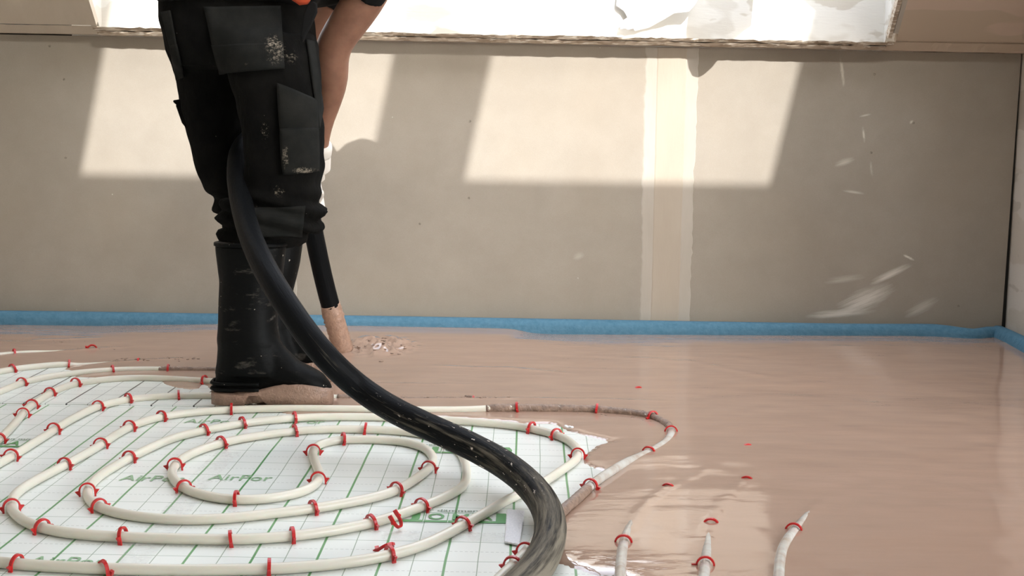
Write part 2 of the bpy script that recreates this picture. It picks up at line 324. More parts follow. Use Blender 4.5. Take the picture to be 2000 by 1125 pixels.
for k, (xa, xb, ta, tb) in enumerate(((.354, .524, .391, .488), (-.905, -.757, -.86, -.80))):
    zs = np.linspace(.02, ledge_z(xa) - .006, 60)
    s_ = Geo().grid(ragged(xa, xb, zs, .0022, 11 + k, YW, .0012)).mk('joint_compound', MJ, wb)
    Geo().grid(ragged(ta, tb, zs, .0006, 31 + k, YW - .0012, .0012)).mk('joint_tape', MT, s_)

# torn plasterboard edge running along the top of the wall
t1 = empty('trim_1', (0, LY, LZ)); struct(t1, 'torn plasterboard edge above the back wall')
def edge_strip(x0, x1, y0, y1, zb, zt, amp, seed, name, mat, n=150):
    r = np.random.default_rng(seed); xs = np.linspace(x0, x1, n); R = []
    nz = np.convolve(r.normal(0, 1, n + 8), np.ones(5) / 5, 'valid')[:n] + .5 * r.normal(0, 1, n)
    ny = np.convolve(r.normal(0, 1, n + 8), np.ones(5) / 5, 'valid')[:n] + .6 * r.normal(0, 1, n)
    for i, x in enumerate(xs):
        b, t = zb(x) + amp * .35 * nz[i], zt(x) + amp * .5 * nz[-i]
        ys = lambda z: y0 + (zt(x) - z) / math.tan(PITCH) * 1.15
        R.append([(x, ys(b) + amp * ny[i] * .8, b), (x, ys((b + t) / 2) + amp * ny[i] * .7, (b + t) / 2), (x, ys(t) + amp * ny[-i] * .8, t), (x, y1, t), (x, y1, b)])
    return Geo().rings(R).mk(name, mat, t1)
OPL, OPR = -1.372, 1.100
edge_strip(OPL, OPR, LY - .010, YW + .05, lambda x: ledge_z(x) - .002, lambda x: ledge_z(x) + .009, .0028, 3, 'board_layer', MEDGE)
edge_strip(OPL - .01, OPR + .02, LY - .021, YW + .05, lambda x: ledge_z(x) + .0105, lambda x: ledge_z(x) + .020, .0032, 4, 'board_layer', MEDGE)
edge_strip(XL, OPL, LY - .006, YW + .05, lambda x: ledge_z(x), lambda x: ledge_z(x) + .024, .0010, 5, 'board_strip', MLEFT, 50)
edge_strip(OPR, XR, LY - .012, YW + .05, lambda x: ledge_z(x) - .003, lambda x: ledge_z(x) + .022, .0016, 6, 'board_strip', MCEIL, 40)

# sloped ceiling on this side, with the roof window opening and its reveals
def sl(x, t, off=0.0):   # t along the slope from the wall ledge, off = outwards
    zl = LZ + (ledge_z(x) - .945)
    return (x, LY - t * math.cos(PITCH) + off * math.sin(PITCH), zl + t * math.sin(PITCH) + off * math.cos(PITCH))
TM = (LY - RIDGE_Y) / math.cos(PITCH)
def slab(g, fn, x0, x1, a, b, th):
    g.hexa([fn(x0, a), fn(x1, a), fn(x1, b), fn(x0, b), fn(x0, a, th), fn(x1, a, th), fn(x1, b, th), fn(x0, b, th)])
TOPW = 2.8
cf = struct(empty('ceiling_front', (0, LY, LZ)), 'sloping plastered ceiling with a wide roof window opening')
for (a, b, c, d) in ((XL, OPL, .012, TM), (OPR + .028, XR, -.004, TM), (OPL, OPR + .028, TOPW, TM), (XR, XE, .9, TM)):
    g = Geo(); slab(g, sl, a, b, c, d, .025); g.mk('ceiling_panel', MCEIL if b > 0 else MLEFT, cf)
# cut edge of the right-hand ceiling panel: two board layers
for k, (xa, xb) in enumerate(((OPR, OPR + .012), (OPR + .014, OPR + .028))):
    g = Geo(); R = []
    for i, t in enumerate(np.linspace(.02 + .02 * k, TOPW, 60)):
        e = rng.normal(0, .0016); p = sl(xa + e, t, .002 * k); q = sl(xb, t, .0); p2 = sl(xa + e, t, .03); q2 = sl(xb, t, .03); R.append([p, q, q2, p2])
    g.rings(R).mk('board_edge', MEDGE if k == 0 else MJ, cf)
ROOF = .30
g = Geo(); G = []
zt = sl(0, 0, ROOF)[2] + (LY - YW) * 0 + .02
g.hexa([(OPL - .1, YW + .002, .93), (OPR + .1, YW + .002, .93), (OPR + .1, YW + .03, .93), (OPL - .1, YW + .03, .93), (OPL - .1, YW + .002, zt), (OPR + .1, YW + .002, zt), (OPR + .1, YW + .03, zt), (OPL - .1, YW + .03, zt)])
g.mk('lower_reveal', MPANEL, cf)
for x0, x1 in ((OPL - .03, OPL - .004), (OPR + .006, OPR + .04)):
    g = Geo(); g.hexa([(x0, YW + .002, .95), (x1, YW + .002, .95), sl(x1, TOPW, .0), sl(x0, TOPW, .0), (x0, YW + .002, zt), (x1, YW + .002, zt), sl(x1, TOPW, ROOF), sl(x0, TOPW, ROOF)])
    g.mk('side_reveal', MPANEL, cf)
g = Geo(); g.hexa([sl(OPL, TOPW, 0), sl(OPR, TOPW, 0), sl(OPR, TOPW + .03, 0), sl(OPL, TOPW + .03, 0), sl(OPL, TOPW, ROOF), sl(OPR, TOPW, ROOF), sl(OPR, TOPW + .03, ROOF), sl(OPL, TOPW + .03, ROOF)]); g.mk('upper_reveal', MPANEL, cf)
wn = struct(empty('window_1', sl(0, .9, ROOF)), 'roof window frame above the plastered reveal')
T0 = -(zt - sl(0, 0, ROOF)[2]) / math.sin(PITCH) * 0 + .02
for (a, b, c, d) in ((OPL, OPL + .06, T0, TOPW), (OPR - .06, OPR, T0, TOPW), (OPL + .06, OPR - .06, T0, T0 + .06), (OPL + .06, OPR - .06, TOPW - .06, TOPW), (-.19, -.08, T0 + .06, TOPW - .06)):
    g = Geo(); slab(g, lambda x, t, o=0: sl(x, t, ROOF + o), a, b, c, d, .05); g.mk('window_frame', MWOOD, wn)

# the other roof slope behind the camera; its two windows let the sun in
BT = tan
def back_z(y): return RIDGE_Z - BT * (RIDGE_Y - y)
def to_roof(x, z):
    p = np.array([x, YW, z]); # p - t*SUN on back plane
    t = (back_z(p[1]) - p[2]) / (-SUN[2] + BT * SUN[1] * 1.0)
    return p - t * SUN
LEAN = .2105; zb = .487
def win(xa, xb): 
    q = [to_roof(xa, zb), to_roof(xb, zb)]; top = to_roof(xa + LEAN * .72, zb + .72); return q[0][0], q[1][0], q[0][1], top[1]
W1 = win(-1.457, -.529); W2 = win(-.219, .762)
yb0 = W1[2]; yt0 = min(W1[3], RIDGE_Y - .03)
cb = struct(empty('ceiling_back', (0, RIDGE_Y, RIDGE_Z)), 'opposite sloping ceiling with two roof windows')
def bk(x, y, o=0.0): return (x, y, back_z(y) + o)
xs = [XL, W1[0], W1[1], W2[0], W2[1], XE]
for i in range(5):
    for (a, b) in ((YB, yb0), (yb0, yt0), (yt0, RIDGE_Y + .02)):
        if i in (1, 3) and (a, b) == (yb0, yt0): continue
        g = Geo(); slab(g, bk, xs[i], xs[i + 1], a, b, .02); g.mk('ceiling_panel', MPLASTER, cb)
bz = back_z(YB)
struct(Geo().box((XL, YB - .05, -.03), (XE, YB, bz + .03)).mk('wall_front', MPLASTER), 'plastered low wall behind the camera')
def gable(x0, x1, name, lab, mat):
    poly = [(x0, YB, -.03), (x0, YW + .1, -.03), (x0, YW + .1, 1.3), (x0, LY, LZ + .45), (x0, RIDGE_Y, RIDGE_Z + .3), (x0, YB, bz + .1)]
    return struct(Geo().prism(poly, (x1 - x0, 0, 0)).mk(name, mat), lab)
struct(Geo().prism([(XR, YR, -.03), (XR, YW + .1, -.03), (XR, YW + .1, 1.3), (XR, LY, LZ + .1), (XR, YR, sl(0, (LY - YR) / math.cos(PITCH))[2] + .05)], (.1, 0, 0)).mk('wall_right', MPLASTER), 'plastered return wall on the right')
we = struct(empty('wall_east', (XE, 0, 0)), 'gable wall far right of the camera with a wide opening added for sky light')  # out of view; the opening is added to bring more sky light in
for nm, poly in (('gable_panel', [(YB, -.03), (YB, bz + .1), (-1.6, back_z(-1.6) + .1), (-1.6, -.03)]), ('gable_panel', [(2.5, -.03), (2.5, sl(0, (LY - 2.5) / math.cos(PITCH))[2] + .3), (YR + .05, sl(0, (LY - YR) / math.cos(PITCH))[2] + .3), (YR + .05, -.03)]),
                 ('gable_panel', [(-1.6, -.03), (-1.6, .25), (2.5, .25), (2.5, -.03)]), ('gable_panel', [(-1.6, 2.0), (-1.6, 2.2), (RIDGE_Y, RIDGE_Z + .3), (2.5, 2.7), (2.5, 2.0)])):
    Geo().prism([(XE, y, z) for y, z in poly], (.05, 0, 0)).mk(nm, MPLASTER, we)
struct(Geo().box((XR + .1, YR, -.03), (XE, YR + .05, 2.2)).mk('wall_return', MPLASTER), 'plastered wall closing the alcove beside the return')
gable(XL - .05, XL, 'wall_left', 'plastered wall on the left', MPLASTER)
# smooth white coat on the right wall, starting a hand's breadth from the corner
zs = np.linspace(.03, .9, 30); rr = np.random.default_rng(5).normal(0, .006, 30)
Geo().grid([[(XR - .002, 4.20 + rr[i], z), (XR - .002, YR + .01, z)] for i, z in enumerate(zs)]).mk('plaster_coat', MJ, bpy.data.objects['wall_right'])

# ------------------------------------------------------------------ insulation sheets with their print
SEAM = lambda x: 3.215 + (x + 1.2) * .01
XS = np.linspace(XL + .05, XR - .03, 12)
def sheet(name, ya, yb, zt, th, mat):
    G = Geo(); R = []
    for x in XS: R.append([(x, ya(x), zt - th), (x, yb(x), zt - th), (x, yb(x), zt), (x, ya(x), zt)])
    return G.rings(R).mk(name, mat)
sh1 = tag(sheet('insulation_sheet', lambda x: .9, SEAM, 0.0, .028, MSH1), 'white foil insulation sheet with a green printed grid, in the foreground', 'insulation sheet')
sh2 = tag(sheet('insulation_sheet', lambda x: SEAM(x) + .002, lambda x: YW - .06, .0028, .0308, MSH2), 'white foil insulation sheet with a black printed grid, behind the seam', 'insulation sheet')
FONT = bpy.data.fonts.load('<builtin>')
def text(name, body, x, y, width, height, mat, parent, z=.0012, bold=0.0):
    cu = bpy.data.curves.new(name, 'FONT'); cu.body = body; cu.font = FONT; cu.size = 1.0; cu.offset = bold; cu.resolution_u = 3
    o = bpy.data.objects.new(name, cu); COL.objects.link(o); dg = bpy.context.evaluated_depsgraph_get(); dg.update()
    me = bpy.data.meshes.new_from_object(o.evaluated_get(dg)); bpy.data.objects.remove(o)
    n = len(me.vertices); co = np.empty(n * 3); me.vertices.foreach_get('co', co); co = co.reshape(-1, 3)
    mn, mx = co.min(0), co.max(0); ref = .70
    co[:, 0] = x + (co[:, 0] - mn[0]) / (mx[0] - mn[0]) * width; co[:, 1] = y + co[:, 1] / ref * height; co[:, 2] = z
    me.vertices.foreach_set('co', co.ravel()); me.update(); me.materials.clear(); me.materials.append(mat)
    return mk(name, None, None, mat, parent, False, me)
for (px, py) in ((231, 939), (405, 938), (358, 826.5), (47, 1103), (528, 827), (640, 939)):
    P = onz(px, py); 
    if px in (640,): continue
    text('printed_word', 'AirPor', P[0], P[1], .123, .040, MTEXT, sh1, bold=.004)
def logo(px, py):       # px, py: lower right corner of the print
    P = onz(px, py); x1, y0 = P[0], P[1]; W, Hh = .043, .060; x0 = x1 - 4 * W - .018
    g = Geo()
    q = lambda a, b, c, d, z=.0010: g.add([(a, b, z), (c, b, z), (c, d, z), (a, d, z)], [(0, 1, 2, 3)])
    for k in range(4):
        a = x0 + k * W; q(a, y0, a + W - .0012, y0 + .012); q(a + W - .0028, y0 + .012, a + W - .0012, y0 + Hh)
    q(x0, y0 + .012, x0 + .0015, y0 + Hh); q(x0, y0 + Hh - .002, x0 + 4 * W, y0 + Hh)
    a = x0 + 4 * W - .0012; g.add([(a, y0, .001), (x1, y0, .001), (x1 + .002, y0 + Hh * .6, .001), (x1 - .004, y0 + Hh, .001), (a, y0 + Hh, .001)], [(0, 1, 2, 3, 4)])
    g.mk('printed_logo', MGREEN, sh1)
    for k, ch in enumerate('JOMA'): text('printed_letter', ch, x0 + k * W + .006, y0 + .018, W - .014, .034, MGREEN, sh1, bold=.02)
    text('printed_word', 'besser d\u00e4mmen mit', x0, y0 + Hh + .006, 4 * W, .013, MGREYP, sh1, bold=.01)
logo(991, 1023.5); logo(998, 888); logo(54, 874.5)

# ------------------------------------------------------------------ wet screed: one poured surface whose edge laps over the sheets
EDGE = [(-400, 760), (-120, 742), (0, 728), (80, 717), (131, 714), (122, 722), (152, 726), (140, 737), (175, 738), (245, 738), (308, 742), (318, 751), (342, 758), (372, 762), (392, 759), (398, 752), (405, 760), (425, 766),
        (470, 786), (560, 806), (640, 807), (735, 808), (880, 815), (960, 820), (1008, 824), (1042, 826.5), (1070, 825), (1090, 829), (1108, 839), (1130, 845), (1160, 853), (1191, 861), (1166, 868), (1148, 882), (1139, 893), (1140, 902),
        (1158, 911), (1184, 921), (1192, 924), (1172, 937), (1104, 998), (1080, 1030), (1046, 1040), (1024, 1062), (1030, 1072), (1060, 1092), (1100, 1099), (1120, 1108), (1135, 1110), (1150, 1117), (1168, 1121), (1200, 1121.5), (1222, 1130), (1240, 1400)]
EP = [onz(x, y, .003)[:2] for x, y in EDGE]
poly = np.array([(-2.9, EP[0][1])] + EP + [(EP[-1][0], 1.0), (2.2, 1.0), (2.2, 4.6), (-2.9, 4.6)])
def sdf(P, poly):
    d = np.full(len(P), 1e9); inside = np.zeros(len(P), bool); n = len(poly)
    for i in range(n):
        a, b = poly[i], poly[(i + 1) % n]; ab = b - a; t = np.clip(((P - a) @ ab) / (ab @ ab + 1e-12), 0, 1)
        d = np.minimum(d, np.linalg.norm(P - (a + t[:, None] * ab), axis=1))
        c = ((a[1] > P[:, 1]) != (b[1] > P[:, 1])) & (P[:, 0] < (b[0] - a[0]) * (P[:, 1] - a[1]) / (b[1] - a[1] + 1e-12) + a[0]); inside ^= c
    return np.where(inside, d, -d)
def vnoise(P, sc, seed):
    r = np.random.default_rng(seed); T = r.random((64, 64)); q = P * sc; i = np.floor(q).astype(int); f = q - i; f = f * f * (3 - 2 * f)
    g = lambda a, b: T[(i[:, 0] + a) % 64, (i[:, 1] + b) % 64]
    return (g(0, 0) * (1 - f[:, 0]) + g(1, 0) * f[:, 0]) * (1 - f[:, 1]) + (g(0, 1) * (1 - f[:, 0]) + g(1, 1) * f[:, 0]) * f[:, 1] - .5
MOUND = onz(1012, 640, .03)[0]
RIDGES = [(np.array([onz(x, y, .012)[:2] for x, y in pl]), a, w) for pl, a, w in (
    ([(1222, 1045), (1226, 1032), (1248, 996), (1272, 972), (1298, 953), (1320, 943), (1360, 925), (1400, 905)], .0030, .0065), ([(1384, 1052), (1388, 1018), (1405, 990), (1435, 955), (1463, 933), (1490, 910)], .0026, .009),
    ([(1571, 1012), (1590, 992), (1612, 968)], .0024, .008), ([(700, 777), (1000, 777.5), (1200, 780), (1380, 786)], .0030, .007), ([(205, 707), (300, 704), (400, 702)], .003, .007), ([(110, 688), (180, 684), (260, 682)], .003, .007), ([(66, 669), (210, 666)], .003, .007),
    ([(850, 718), (1000, 722), (1150, 735)], .0022, .012), ([(660, 748), (800, 750), (950, 752)], .0026, .009), ([(1150, 700), (1350, 712), (1500, 740), (1560, 780)], .0012, .02))]
def pdist(P, pl):
    d = np.full(len(P), 1e9); acc = np.zeros(len(P)); tot = 0
    for a, b in zip(pl[:-1], pl[1:]):
        ab = b - a; t = np.clip(((P - a) @ ab) / (ab @ ab + 1e-12), 0, 1); q = np.linalg.norm(P - (a + t[:, None] * ab), axis=1); k = q < d; d = np.where(k, q, d); acc = np.where(k, tot + t * np.linalg.norm(ab), acc); tot += np.linalg.norm(ab)
    return d, acc / tot
def screed_h(P, d):
    e = np.clip(d / .026, 0, 1); z = .0046 * np.sqrt(np.clip(1 - (1 - e) ** 2, 0, 1))
    z = z + .0085 * (1 - np.exp(-np.clip(d - .01, 0, 9) / .14))
    X, Y = P[:, 0], P[:, 1]
    # heap along the wall left of the nozzle, ending in a soft step
    step = 1 / (1 + np.exp((X - MOUND - .02 * np.sin(Y * 9)) / .018)); wide = 1 / (1 + np.exp((X - MOUND - .10) / .09)); m = np.clip((Y - 3.75) / .55, 0, 1) * np.clip((X + 1.45) / .5, .12, 1); z = z + (.009 + .015 * np.clip((X - .1) / 1.1, 0, 1)) * np.clip((Y - 3.45) / .75, 0, 1) * np.clip(d / .3, 0, 1)
    near = np.clip((Y - 4.15) / .15, 0, 1); z = z + .017 * m * (near * step + (1 - near) * wide)
    c = onz(742, 674, .03); rr = np.sqrt(((X - c[0]) / .085) ** 2 + ((Y - c[1]) / .12) ** 2); k = np.exp(-rr ** 4 * .8)
    z = z + k * (.036 * vnoise(P, 70, 1) + .036 * np.abs(vnoise(P, 38, 2)) - .002)
    c = onz(610, 672, .03); k = np.exp(-((X - c[0]) / .06) ** 2 - ((Y - c[1]) / .03) ** 2); z = z + k * .010 * vnoise(P, 80, 5)
    for pl, a, w in RIDGES:
        q, t = pdist(P, pl); z = z + a * np.exp(-(q / w) ** 2) * np.clip(t * 8 + .3, 0, 1) * np.clip((1 - t) * 2.5, 0, 1) * (.75 + .5 * vnoise(P, 60, 9))
    z = z + np.clip(d / .2, 0, 1) * np.clip((4.35 - Y) / .8, .15, 1) * (.0018 * vnoise(P * np.array([1, 1.6]), 7, 3) + .0012 * vnoise(P, 19, 4))
    return np.where(d < 0, -.002 + np.clip(d, -.02, 0) * .4, z)
def screed_z(x, y): 
    P = np.array([[x, y]]); return float(screed_h(P, sdf(P, poly))[0])
gx = np.arange(-2.5, XR - .01, .0095); 
gy = np.concatenate([np.arange(1.72, 2.9, .006), np.arange(2.9, YW - .03, .009)])
PX, PY = np.meshgrid(gx, gy); P2 = np.stack([PX.ravel(), PY.ravel()], 1); D = sdf(P2, poly); Z = screed_h(P2, D)
nx, ny = len(gx), len(gy); keep = (D > -.02).reshape(ny, nx)
ii = np.arange(nx * ny).reshape(ny, nx); q = np.stack([ii[:-1, :-1], ii[:-1, 1:], ii[1:, 1:], ii[1:, :-1]], -1)
qk = q[keep[:-1, :-1] | keep[1:, 1:] | keep[:-1, 1:] | keep[1:, :-1]].reshape(-1, 4)
used, inv = np.unique(qk, return_inverse=True); inv = inv.reshape(qk.shape)
scr = mk('wet_screed', np.column_stack([P2, Z])[used], inv.tolist(), MSCREED, None, True)
tag(scr, 'wet pinkish screed freshly poured over the floor up to the wall', 'screed', None, 'stuff')

# ------------------------------------------------------------------ blue foam strips along the walls
def foam(name, path, lab, radii):
    R = []
    P = catmull(path, .04); T = np.gradient(P, axis=0); T /= np.linalg.norm(T, axis=1)[:, None]
    for i, p in enumerate(P):
        nrm = np.array([T[i][1], -T[i][0], 0]); ring = []; w = .030 + .003 * math.sin(i * .9) * 0
        for k in range(14):
            a = 2 * math.pi * k / 14; co, si = math.cos(a), math.sin(a)
            ring.append(p + nrm * w * math.copysign(abs(co) ** .8, co) + np.array([0, 0, .045 * math.copysign(abs(si) ** .75, si)]))
        R.append(ring)
    return tag(Geo().rings(R).mk(name, MFOAM, None, True), lab, 'foam strip')
yf = lambda px, dy=0: ony(px, 620, YW)[0]
foam('foam_edge_strip', [(XL, 4.33, .022), (-1.95, 4.33, .020), (-1.75, 4.325, .020), (-1.5, 4.335, .020), (-1, 4.34, .020), (-.5, 4.342, .021), (0, 4.342, .021), (.5, 4.342, .021), (1.0, 4.34, .022), (1.2, 4.342, .024), (1.3, 4.334, .026), (1.37, 4.304, .022), (1.42, 4.302, .018), (1.47, 4.335, .020), (1.52, 4.345, .02)],
     'blue foam edge strip along the foot of the back wall', None)
foam('foam_edge_strip', [(1.511, 4.36, .022), (1.510, 4.2, .022), (1.508, 3.8, .022), (1.510, 3.3, .022), (1.51, YR + .01, .022)], 'blue foam edge strip along the foot of the right wall', None)

# ------------------------------------------------------------------ heating pipes
PR = .0090
SPIRAL = [(-90, 1090), (-40, 1094), (0, 1098), (50, 1103), (96, 1106), (180, 1110), (256, 1112), (350, 1114), (450, 1113), (524, 1112), (600, 1107), (680, 1099), (750, 1087), (819, 1068), (860, 1050), (904, 1025), (928, 1012), (960, 994), (992, 975), (1030, 957),
 (1061, 942), (1104, 913), (1122, 901), (1131, 888), (1126, 873), (1113, 862), (1096, 852), (1056, 841), (1008, 832), (950, 826), (880, 821), (808, 818), (760, 815), (664, 814), (600, 815), (573, 817), (520, 821), (472, 827), (400, 840), (344, 853), (320, 862),
 (264, 888), (224, 910), (190, 932), (172, 952), (170, 966), (176, 979), (192, 990), (224, 1001), (270, 1009), (320, 1014), (396, 1015), (460, 1011), (540, 1002), (624, 992), (680, 982), (740, 970), (781, 955), (808, 938), (832, 921), (846, 905), (845, 890),
 (832, 876), (808, 866), (770, 860), (728, 858), (680, 857), (645, 860), (622, 867), (611, 878), (613, 895), (619, 912), (625, 925), (622, 940), (605, 954), (570, 966), (520, 974), (460, 977), (400, 968), (362, 955), (342, 940), (334, 926), (339, 912), (354, 897),
 (384, 881), (441, 863), (500, 852), (576, 842), (640, 838), (690, 838), (760, 840), (830, 848), (870, 860), (897, 880), (910, 908), (911, 934), (904, 951), (872, 969), (824, 989), (776, 1006), (728, 1021), (664, 1034), (600, 1044), (524, 1051), (450, 1054),
 (320, 1052), (240, 1049), (144, 1043), (90, 1034), (60, 1025), (35, 1010), (22, 995), (20, 982), (28, 966), (48, 950), (80, 932), (120, 911), (160, 890), (197, 868), (224, 850), (256, 832), (288, 820), (330, 811), (376, 805), (453, 800), (536, 798), (600, 798),
 (735, 800), (800, 801), (900, 801), (1040, 801), (1140, 803), (1204, 807), (1268, 816), (1300, 827), (1312, 840), (1309, 851), (1298, 862), (1276, 875), (1236, 895), (1204, 914), (1172, 934), (1152, 950), (1128, 973), (1104, 993), (1070, 1028), (1032, 1073), (1008, 1099), (984, 1121), (940, 1165)]
PIPES = {
 'spiral': (SPIRAL, 'long white heating pipe coiled as a spiral around the sheet centre'),
 'u1': ([(-60, 942), (-3, 905), (16, 895), (48, 876), (96, 846), (128, 825), (160, 808), (195, 792), (256, 779), (320, 774), (350, 773), (416, 773), (520, 774), (640, 776), (740, 777), (926, 777), (1100, 778), (1250, 781)], 'white heating pipe passing under the boot heel, just outside the spiral'),
 'u2': ([(-30, 890), (-8, 862), (5, 852), (16, 841), (40, 814), (50, 800), (72, 784), (112, 761), (160, 747), (224, 740), (280, 738), (344, 741), (400, 744), (430, 746), (520, 748), (640, 750)], 'white heating pipe, second outside the spiral, with a tight bend at left'),
 'u3': ([(-60, 785), (0, 765), (32, 752), (64, 742), (128, 731), (192, 725), (256, 722), (320, 722), (380, 723), (440, 724), (520, 726), (640, 729)], 'white heating pipe whose right end is caked with mud before the boot'),
 'u4': ([(-60, 738), (0, 726), (32, 720), (80, 715), (133, 711), (200, 708), (272, 706), (340, 706)], 'white heating pipe sinking into the wet screed, fourth outside the spiral'),
 'u5': ([(-60, 701), (0, 695), (26, 692), (70, 690), (110, 688.5), (180, 688), (240, 688)], 'thin visible stretch of white pipe sinking into screed, second from the wall'),
 'u6': ([(-60, 672), (0, 670), (40, 669.5), (66, 669), (120, 669)], 'faint stretch of white pipe in screed at far left, nearest the wall'),
 'r1': ([(1209, 1150), (1211, 1125), (1214, 1081), (1218, 1058), (1226, 1032), (1248, 996), (1272, 972), (1298, 953), (1320, 943), (1360, 925), (1410, 900)], 'white heating pipe rising from the screed just right of the hose'),
 'r2': ([(1373, 1155), (1375, 1125), (1379, 1085), (1383, 1057), (1388, 1018), (1405, 990), (1435, 955), (1463, 933), (1500, 905)], 'white heating pipe rising from the screed, middle of the right three'),
 'r3': ([(1519, 1150), (1521, 1125), (1525, 1081), (1538, 1054), (1554, 1033), (1571, 1012), (1590, 992), (1610, 970)], 'white heating pipe rising from the screed, rightmost of all'),
}
PATH = {}; POBJ = {}
for k, (px, lab) in PIPES.items():
    P = smooth_path(catmull([onz(x, y, .0095) for x, y in px], .012), 10); P[:, 2] = .0092
    if k == 'spiral':
        P[:, 2] += .0006 * np.sin(np.arange(len(P)) * .05)
        ca = onz(1285, 872, .0095)[:2]; _q, _ = pdist(P[:, :2], np.array([onz(x, y, .0095)[:2] for x, y in ((985, 801), (1040, 801), (1140, 803), (1204, 807), (1255, 814))])); P[:, 2] += .0048 * np.exp(-(_q / .06) ** 2); P[:, 2] -= .0050 * np.exp(-(np.linalg.norm(P[:, :2] - ca, axis=1) / .13) ** 4)
    if k[0] == 'r' or k in ('u1', 'u4', 'u5', 'u6'):
        # the submerged ends dive below the screed
        s = np.array([screed_z(x, y) for x, y in P[:, :2]]); 
        vis = {'r1': 1057, 'r2': 1057, 'r3': 1012, 'u1': 745, 'u4': 207, 'u5': 110, 'u6': 66}[k]
        ends = onz(*[q for q in px if (q[1] <= vis if k[0] == 'r' else q[0] >= vis - 8)][0], .0095); i0 = int(np.argmin(np.linalg.norm(P[:, :2] - ends[:2], axis=1)))
        for i in range(len(P)):
            dist = (i - i0) * .012; lift = np.interp(dist, [-.5, -.25, -.12, 0, .3], [.0045, .002, -.0010, -.0080, -.0125]); P[i, 2] = min(s[i] + lift, .0100) if s[i] > .004 else max(P[i, 2], .0092)
            if dist > .04: P[i, 2] = min(P[i, 2], s[i] - (.0078 if k == 'u1' and dist < .34 else .0105))
        P = smooth_path(P, 4)
    PATH[k] = P; POBJ[k] = tag(Geo().rings(tube_rings(P, PR)).mk('heating_pipe', MWET if k[0] == 'r' else MPIPE, None, True), lab, 'pipe', 'heating pipes on the floor')
def mud(k, a, b, rfac=1.10, mat=None, rg=.05):
    P = PATH[k]; ia = int(np.argmin(np.linalg.norm(P[:, :2] - onz(*a, .0095)[:2], axis=1))); ib = int(np.argmin(np.linalg.norm(P[:, :2] - onz(*b, .0095)[:2], axis=1))); ia, ib = min(ia, ib), max(ia, ib)
    Q = catmull(P[ia:ib + 1], .004); n = len(Q); r = np.random.default_rng(ia); nn = r.normal(0, 1, (n, 14)); 
    f = lambda i, a: rfac * (1 + rg * nn[i, int(round(a / (2 * math.pi) * 14)) % 14]) * (1 - .09 * (1 - min(1, i / 4., (n - 1 - i) / 4.)))
    Geo().rings(tube_rings(Q, PR, 14, rfun=f)).mk('mud_coating' if mat is None else 'wet_film', mat or MMUD2, POBJ[k], True)['label'] = 'rough brown mud coating' if mat is None else 'thin wet film of screed'
mud('spiral', (950, 801), (1309, 838), 1.16, None, .07); mud('u3', (312, 722), (430, 724)); mud('u1', (660, 776.5), (1010, 777.5), 1.26)
mud('spiral', (1148, 953), (1085, 1012), 1.12, None, .03); mud('spiral', (1310, 836), (1138, 962), 1.05, MWET, .01)

# ------------------------------------------------------------------ red clips, every one a thing of its own
def clip_mesh(kind=0):
    ro, ri, zc, w = .0154, .0123, .0100, .0054; g = Geo(); prof = []
    n = 12
    out = [(ro, -.004)] + [(ro, .003)] + [(ro * math.cos(a), zc + ro * math.sin(a)) for a in np.linspace(0, math.pi, n)] + [(-ro, .003), (-ro, -.004)]
    inn = [(ri, -.004)] + [(ri, .003)] + [(ri * math.cos(a), zc + ri * math.sin(a)) for a in np.linspace(0, math.pi, n)] + [(-ri, .003), (-ri, -.004)]
    R = []
    for i, ((xo, zo), (xi, zi)) in enumerate(zip(out, inn)):
        ww = w * (1.25 if i in (0, 1, len(out) - 2, len(out) - 1) else 1.0) / 2
        if kind == 1: tw = (i / len(out) - .5) * .9; sh = lambda x, y, z: (x * math.cos(tw) - y * math.sin(tw), x * math.sin(tw) + y * math.cos(tw), z)
        else: sh = lambda x, y, z: (x, y, z)
        R.append([sh(xo, -ww, zo), sh(xo, ww, zo), sh(xi, ww, zi), sh(xi, -ww, zi)])
    g.rings(R)
    for s in (1, -1):
        b = [(s * (ro - .0004), .0022), (s * (ro + .0062), .0108), (s * (ro + .0045), .0068), (s * (ro + .0008), .0125)]
        tri = [(s * (ro - .0006), 0, .0015), (s * (ro + .0066), 0, .0105), (s * (ro - .0008), 0, .0118)]
        g.prism([(x, -.0022, z) for x, _, z in tri], (0, .0044, 0))
    me = g.mk('pipe_clip', MRED).data; ob = bpy.data.objects['pipe_clip'] if 'pipe_clip' in bpy.data.objects else None
    for o in list(bpy.data.objects):
        if o.data is me: bpy.data.objects.remove(o)
    return me
CM = [clip_mesh(0), clip_mesh(1)]
ORD = ['first', 'second', 'third', 'fourth', 'fifth', 'sixth', 'seventh', 'eighth', 'ninth', 'tenth', 'eleventh', 'twelfth']
